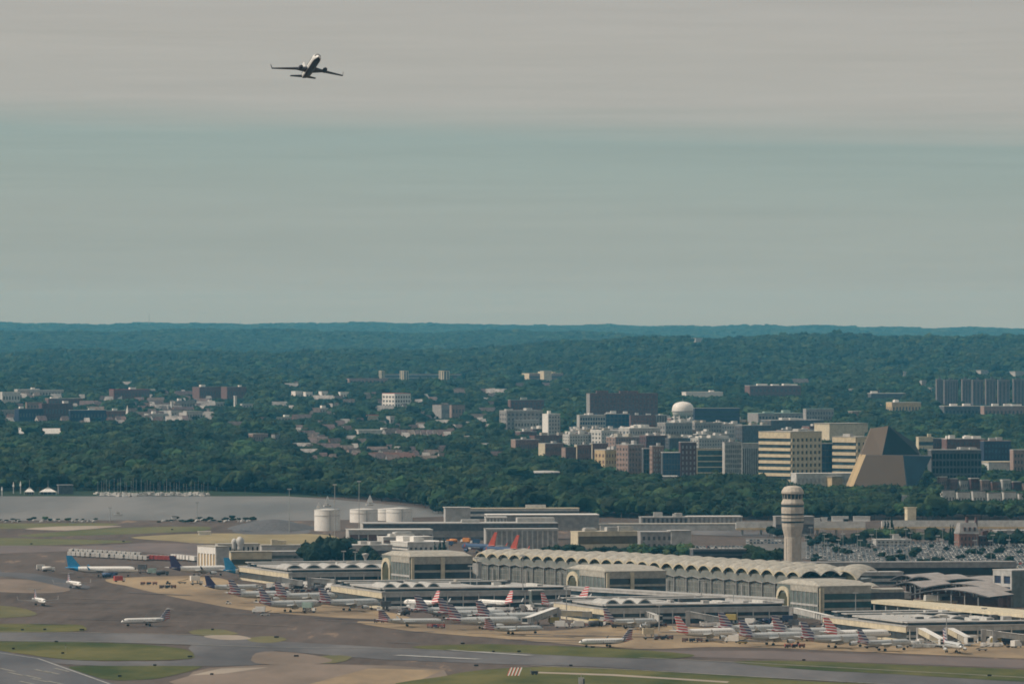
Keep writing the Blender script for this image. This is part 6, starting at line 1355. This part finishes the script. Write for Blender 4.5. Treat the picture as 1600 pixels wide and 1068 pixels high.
MB().lathe([(.7, 0), (.7, 8), (1.8, 10.5), (2.2, 11), (2.2, 11.6), (.2, 12)], 14).build('column', M['offwhite'], e)
MB().lathe([(2.25, 11.0), (2.25, 11.5)], 14, smooth=False).build('rim', M['lgrey'], e)
for i in range(52):
    x = 1262 + (i % 13)*26 + rnd.uniform(-5, 5); y = 852 + (i//13)*9 + rnd.uniform(-1.5, 1.5)
    if y > np.interp(x, [1250, 1500, 1640], [872, 888, 896]): continue
    mast(x, y, y - 25 - rnd.uniform(0, 3), 'slim double headed lamp post among the parked cars', 'lamp_post', .16, True, 'lamp posts in the car park')
# ------------------------------------------------------------------ near trees
def grove(n, x0, x1, y0, y1, h0, h1, label, group, dark=False, w=1.0, conifer=False):
    for i in range(n):
        p = P(x0 + (x1-x0)*(i + rnd.random())/n, rnd.uniform(y0, y1)); h = rnd.uniform(h0, h1)
        tree(p.x, p.y, h, h*w*rnd.uniform(.85, 1.2) * (.55 if conifer else 1), con if conifer else None, label, 'pine_tree' if conifer else 'tree', group, dark, z=0)
grove(5, 506, 532, 885, 889, 20, 25, 'tallest dark round tree of the clump before the old terminal sheds', 'tallest trees of the dark clump', True, .75)
grove(9, 478, 512, 885, 890, 14, 19, 'dark tree at the low left shoulder of the clump', 'left shoulder of the dark clump', True, .9)
grove(9, 532, 592, 886, 891, 12, 18, 'dark tree behind the white masts', 'dark trees behind the white masts', True, .8)
grove(6, 442, 482, 880, 884, 6, 9, 'small dark tree beside the pale flat roofed block', 'small dark trees by the pale block', True)
grove(3, 676, 699, 872, 875, 12, 16, 'dark pointed tree beside the arcaded building', 'pointed trees by the arcaded building', True, .7, True)
grove(5, 640, 690, 872, 876, 5, 8, 'small dark bushy tree against the arcaded wall', 'trees against the arcaded wall', True)
grove(4, 545, 572, 858, 862, 8, 11, 'shrubby tree under the rounded shed roof', 'trees under the shed roof', True)
grove(16, 850, 1000, 868, 873, 7, 10, 'dark hedge tree in the strip behind the middle vaults', 'hedge trees behind the vaults', True, 1.3)
grove(12, 985, 1088, 872, 877, 8, 12, 'broad green tree behind the right hand vaults', 'green trees behind the right vaults', False, 1.3)
grove(9, 1165, 1228, 878, 884, 9, 13, 'bright green tree between garage and control tower', 'green trees beside the control tower', False, 1.3)
grove(6, 1200, 1225, 836, 841, 6, 10, 'dark small tree left of the control tower neck', 'small trees left of the tower', True)
grove(14, 1258, 1352, 850, 858, 7, 12, 'dark tree in the first row behind the parked cars right of the tower', 'dark trees behind the car park', True, .95)
grove(20, 1340, 1500, 845, 850, 8, 13, 'green tree in the band between the square cream tower and the car park', 'green trees below the cream tower', False, 1.2)
grove(3, 1382, 1396, 842, 845, 16, 19, 'tall dark pine left of the square cream tower', 'tall pines by the cream tower', True, .6, True)
grove(2, 1484, 1492, 852, 854, 15, 17, 'tall dark pine beside the mansard house', 'pines beside the mansard house', True, .6, True)
grove(10, 1545, 1604, 852, 857, 8, 13, 'dark tree right of the mansard house', 'trees right of the mansard house', True, 1.0)
grove(44, 1265, 1595, 856, 887, 3.5, 7, 'small dark street tree among the parked cars', 'street trees in the car park', True, 1.2)
grove(20, 246, 402, 810.5, 817.5, 1.4, 4.2, 'dark low scrub on the shore before the river', 'dark shore scrub before the river', True, 2.3)
grove(9, -4, 70, 811, 815, 1.2, 3, 'low dark bush on the far left shore', 'bushes on the far left shore', True, 2.4)
grove(8, 60, 152, 812, 815, 1.6, 3.6, 'grey green scrub bush on the bare shore', 'scrub bushes on the bare shore', False, 2.0)
grove(4, 676, 694, 800, 803, 6, 9, 'lone tree left of the hangar end by the river', 'trees left of the hangar end', True, 1.1)
# ------------------------------------------------------------------ boats
def boat(px_, py_, L, mast_h, label, group, head=0, sail=False, cabin=True):
    p = P(px_, py_); e = empty('sailboat' if mast_h else 'motor_boat', (p.x, p.y, .03), R(head), label, 'boat', group)
    w = L*.16
    MB().add([(-L/2,-w,1.2),(L*.25,-w,1.2),(L/2,0,1.5),(L*.25,w,1.2),(-L/2,w,1.2),(-L/2,-w*.7,-.1),(L*.2,-w*.7,-.1),(L*.42,0,-.1),(L*.2,w*.7,-.1),(-L/2,w*.7,-.1)],
             [(0,1,2,3,4),(9,8,7,6,5),(0,5,6,1),(1,6,7,2),(2,7,8,3),(3,8,9,4),(4,9,5,0)]).build('hull', M['white'], e)
    if cabin: c_ = MB().box(-L*.2, L*.15, -w*.6, w*.6, 1.2, 2.2 if mast_h else 3.2).build('cabin', M['offwhite'], e); MB().box(-L*.18, L*.13, -w*.62, w*.62, 1.6, 1.95).build('cabin_window', M['black'], c_)
    if mast_h:
        MB().lathe([(.12, 1.2), (.08, mast_h)], 6).build('mast', M['lgrey'], e); MB().box(-L*.42, 0, -.06, .06, 2.3, 2.45).build('boom', M['lgrey'], e)
    if sail:
        for a_, nm in (((0, -L*.42), 'mainsail'), ((.1, L*.42), 'foresail')):
            MB().add([(a_[0], .0, 2.5), (a_[1], .3, 2.5), (a_[0], 0, mast_h-.3), (a_[0], .12, 2.5), (a_[1], .42, 2.5), (a_[0], .12, mast_h-.3)], [(0, 1, 2), (5, 4, 3), (0, 3, 4, 1), (1, 4, 5, 2), (2, 5, 3, 0)]).build(nm, M['jetwhite'], e)
boat(498.5, 798, 6, 8.0, 'white sailing boat passing behind the tallest tank, nearest the tank', None, 10, True)
boat(512, 791, 7, 9.5, 'white sailing boat with tall sails right of the one nearest the tank', None, 20, True)
boat(578, 789, 7, 9.5, 'white sailing boat alone above the wide white tanks', None, 15, True)
boat(185, 805, 8, 0, 'small pale motor boat in the middle of the river', None, 5)
for i in range(34):
    x = 152 + i*5.2 + rnd.uniform(-2, 2); boat(x, rnd.uniform(771.5, 775), rnd.uniform(9, 15), rnd.uniform(10, 17), 'white sailboat with bare mast moored in the marina', 'sailboats moored in the marina', rnd.choice([70, 85, 100, 20]), False)
for i in range(22):
    x = 158 + i*7.4 + rnd.uniform(-3, 3); boat(x, rnd.uniform(773, 775.5), rnd.uniform(9, 15), 0, 'white motor boat moored among the masts', 'motor boats moored in the marina', rnd.choice([0, 80, 100]), False)
p = P(150, 775); MBd = MB(); s = p.y/F
e = empty('pontoon', (p.x, p.y, 0), 0, 'long low pontoon of the marina', 'pontoon'); MB().box(0, 180*s, 0, 2.5, -.2, .7).build('deck', M['grey'], e)
for k in range(12): MB().lathe([(.25, -.5), (.25, 2.5)], 8, M4=Matrix.Translation((3+k*15*s, 2.7, 0))).build('pile', M['dbrick'], e)
for lb, x, w in (('left white pointed marquee on the river bank', 38, 15), ('right and wider white marquee on the river bank', 61, 27)):
    p = P(x, 772.5); s = p.y/F; e = empty('marquee', (p.x, p.y, 0), 0, lb, 'marquee'); ww = w*s; hh = 5.2
    MB().add([(0, 0, 2.6), (ww, 0, 2.6), (ww, 9, 2.6), (0, 9, 2.6), (ww*.3, 4, hh), (ww*.7, 4, hh), (ww*.5, 4.2, hh+2), ], [(0, 1, 5, 4), (1, 2, 5), (2, 3, 4, 5), (3, 0, 4), (4, 5, 6), (5, 4, 6)]).build('roof', M['white'], e)
    MB().lathe([(.15, hh), (.1, 13.5)], 6, M4=Matrix.Translation((ww*.5, 4.2, 0))).build('flagpole', M['lgrey'], e)
    for k in range(5): MB().box(ww*k/4-.15, ww*k/4+.15, .1, .4, 0, 2.6).build('post', M['offwhite'], e)
    MB().box(ww*.1, ww*.9, 5, 8.5, 0, 2.4).build('back_wall', M['dgrey'], e)
for lb, x, y, h_ in (('small white navigation marker on the water at the left edge', 3, 775, 9), ('slim white post on the left river bank', 21, 771, 11), ('second slim white post on the left river bank', 32, 771, 12)):
    p = P(x, y); e = empty('channel_marker', (p.x, p.y, 0), 0, lb, 'marker'); MB().box(-.5, .5, -.5, .5, -.3, h_*.6).build('pile', M['offwhite'], e); MB().lathe([(.9, h_*.6), (.1, h_)], 4, smooth=False).build('top_mark', M['white'], e)
A('boat_house', 'dark low boathouse roof behind the marquees', 'boathouse', 88, 92, 114, 757, 771.5, 80, wall='dgrey', L=('blank',), Rr=('blank',), roof='grey', dep=10)
for i in range(60):
    x = rnd.uniform(0, 150) if i < 30 else rnd.uniform(250, 400); p = P(x, rnd.uniform(812.6, 815.5)); r = rnd.uniform(.8, 2.2)
    bm = bmesh.new(); bmesh.ops.create_icosphere(bm, subdivisions=1, radius=r)
    for v in bm.verts: v.co *= rnd.uniform(.75, 1.2); v.co.z *= .6
    me = bpy.data.meshes.new('boulder'); bm.to_mesh(me); bm.free(); me.materials.append(M['lgrey'] if i % 2 else M['grey']); o = bpy.data.objects.new('boulder', me); COL.objects.link(o); o.location = (p.x, p.y, r*.3)
    tag(o, 'pale boulder on the river shore embankment', 'boulder', 'boulders on the river shore')
# ------------------------------------------------------------------ airfield furniture
p = P(792, 1056.5); s = p.y/F; e = empty('striped_barrier', (p.x, p.y, .25), 0, 'red and white slanted board barrier on the wide green field', 'barrier')
for k in range(4):
    x = k*1.5; sl = 1.5
    for j, (a, b, m) in enumerate(((0, .42, 'red'), (.42, .95, 'jetwhite'))):
        MB().add([(x+a, 0, .3), (x+b, 0, .3), (x+b+sl, 1.2, 3.9), (x+a+sl, 1.2, 3.9), (x+a, .08, .25), (x+b, .08, .25), (x+b+sl, 1.28, 3.85), (x+a+sl, 1.28, 3.85)], [(0, 1, 2, 3), (7, 6, 5, 4), (0, 4, 5, 1), (3, 2, 6, 7), (0, 3, 7, 4), (1, 5, 6, 2)]).build('board', M['redpink'] if m == 'red' else M['jetwhite'], e)
for x in (.6, 3.2, 5.6): MB().box(x, x+.15, .9, 1.1, 0, 2.4).build('prop', M['steel'], e)
p = P(835, 1054); e = empty('equipment_box', (p.x, p.y, .25), R(12), 'dark equipment trailer beside the striped barrier', 'trailer')
MB().box(-1.6, 1.6, -.8, .8, .5, 1.7).build('body', M['dgrey'], e); MB().box(-1.9, -1.6, -.1, .1, .5, 2.4).build('arm', M['steel'], e); MB().box(-1.3, .9, -.82, -.79, .9, 1.4).build('panel', M['black'], e); wheels(e, (-.8, .8), .85, .35)
p = P(908, 1075); e = empty('marker_post', (p.x, p.y, .25), 0, 'stout grey post standing at the bottom edge beneath the green field', 'post')
MB().box(-1.2, 1.2, -.5, .5, 0, 4.6).build('post', M['lgrey'], e); MB().box(.9, 1.5, -.55, .55, 1, 4.0).build('side_panel', M['black'], e); MB().lathe([(.12, 4.6), (.1, 6.3)], 6).build('lamp_stem', M['steel'], e)
for i, (x, y, w) in enumerate([(35, 985, 2), (70, 984.5, 2), (128, 985, 3.2), (21, 1014.5, 1.8), (98, 1021.5, 1.8), (88, 1003.5, 2.2), (297, 1027, 3), (242, 1040.5, 2), (187, 1057.5, 2.2), (331, 1054.5, 2), (332, 984.5, 1.8), (432, 996.5, 3), (49, 850.5, 2.2), (193, 846.5, 2.2), (723, 1006.5, 2.6), (811, 1019, 2.2), (771, 1019, 1.6), (926, 1012, 2.6), (892, 1041, 2), (744, 1041, 2.6), (463, 1026, 3), (1256, 1032.5, 2), (1546, 1056.5, 2.4), (269, 828, 2.2)]):
    p = P(x, y); e = empty('taxiway_sign', (p.x, p.y, .1), rnd.uniform(-.2, .2), 'small black taxiway sign board standing in the grass beside the tarmac', 'taxiway sign', 'small dark taxiway signs')
    MB().box(-w*.38, w*.38, -.15, .15, .25, 1.0).build('board', M['black'], e)
    for q in (-w*.35, w*.35): MB().box(q-.06, q+.06, -.06, .06, 0, .25).build('leg', M['steel'], e)
p = P(98, 1021); e = empty('marker_pole', (p.x+1.5, p.y, .1), 0, 'thin pole beside the sign in the largest green island', 'pole'); MB().lathe([(.08, 0), (.06, 4)], 6).build('pole', M['steel'], e); MB().box(-.2, .2, -.2, .2, 4, 4.4).build('lamp', M['dgrey'], e)
print('objects', len(bpy.data.objects), 'verts', sum(len(m.vertices) for m in bpy.data.meshes))
# ------------------------------------------------------------------ haze
hz = MB().box(-9000, 9000, -1500, 42000, -3, 330)
hm = bpy.data.materials.new('haze_air'); hm.use_nodes = True; t = hm.node_tree; t.nodes.clear()
pv = t.nodes.new('ShaderNodeVolumePrincipled'); pv.inputs['Color'].default_value = (.13, .60, .97, 1); pv.inputs['Absorption Color'].default_value = (1, 1, 1, 1)
pv.inputs['Density'].default_value = 2.5e-5; pv.inputs['Anisotropy'].default_value = 0.0
ot = t.nodes.new('ShaderNodeOutputMaterial'); t.links.new(pv.outputs[0], ot.inputs['Volume'])
tag(hz.build('haze', hm), 'thin blue green haze over the airport and hills', None, None, 'stuff')
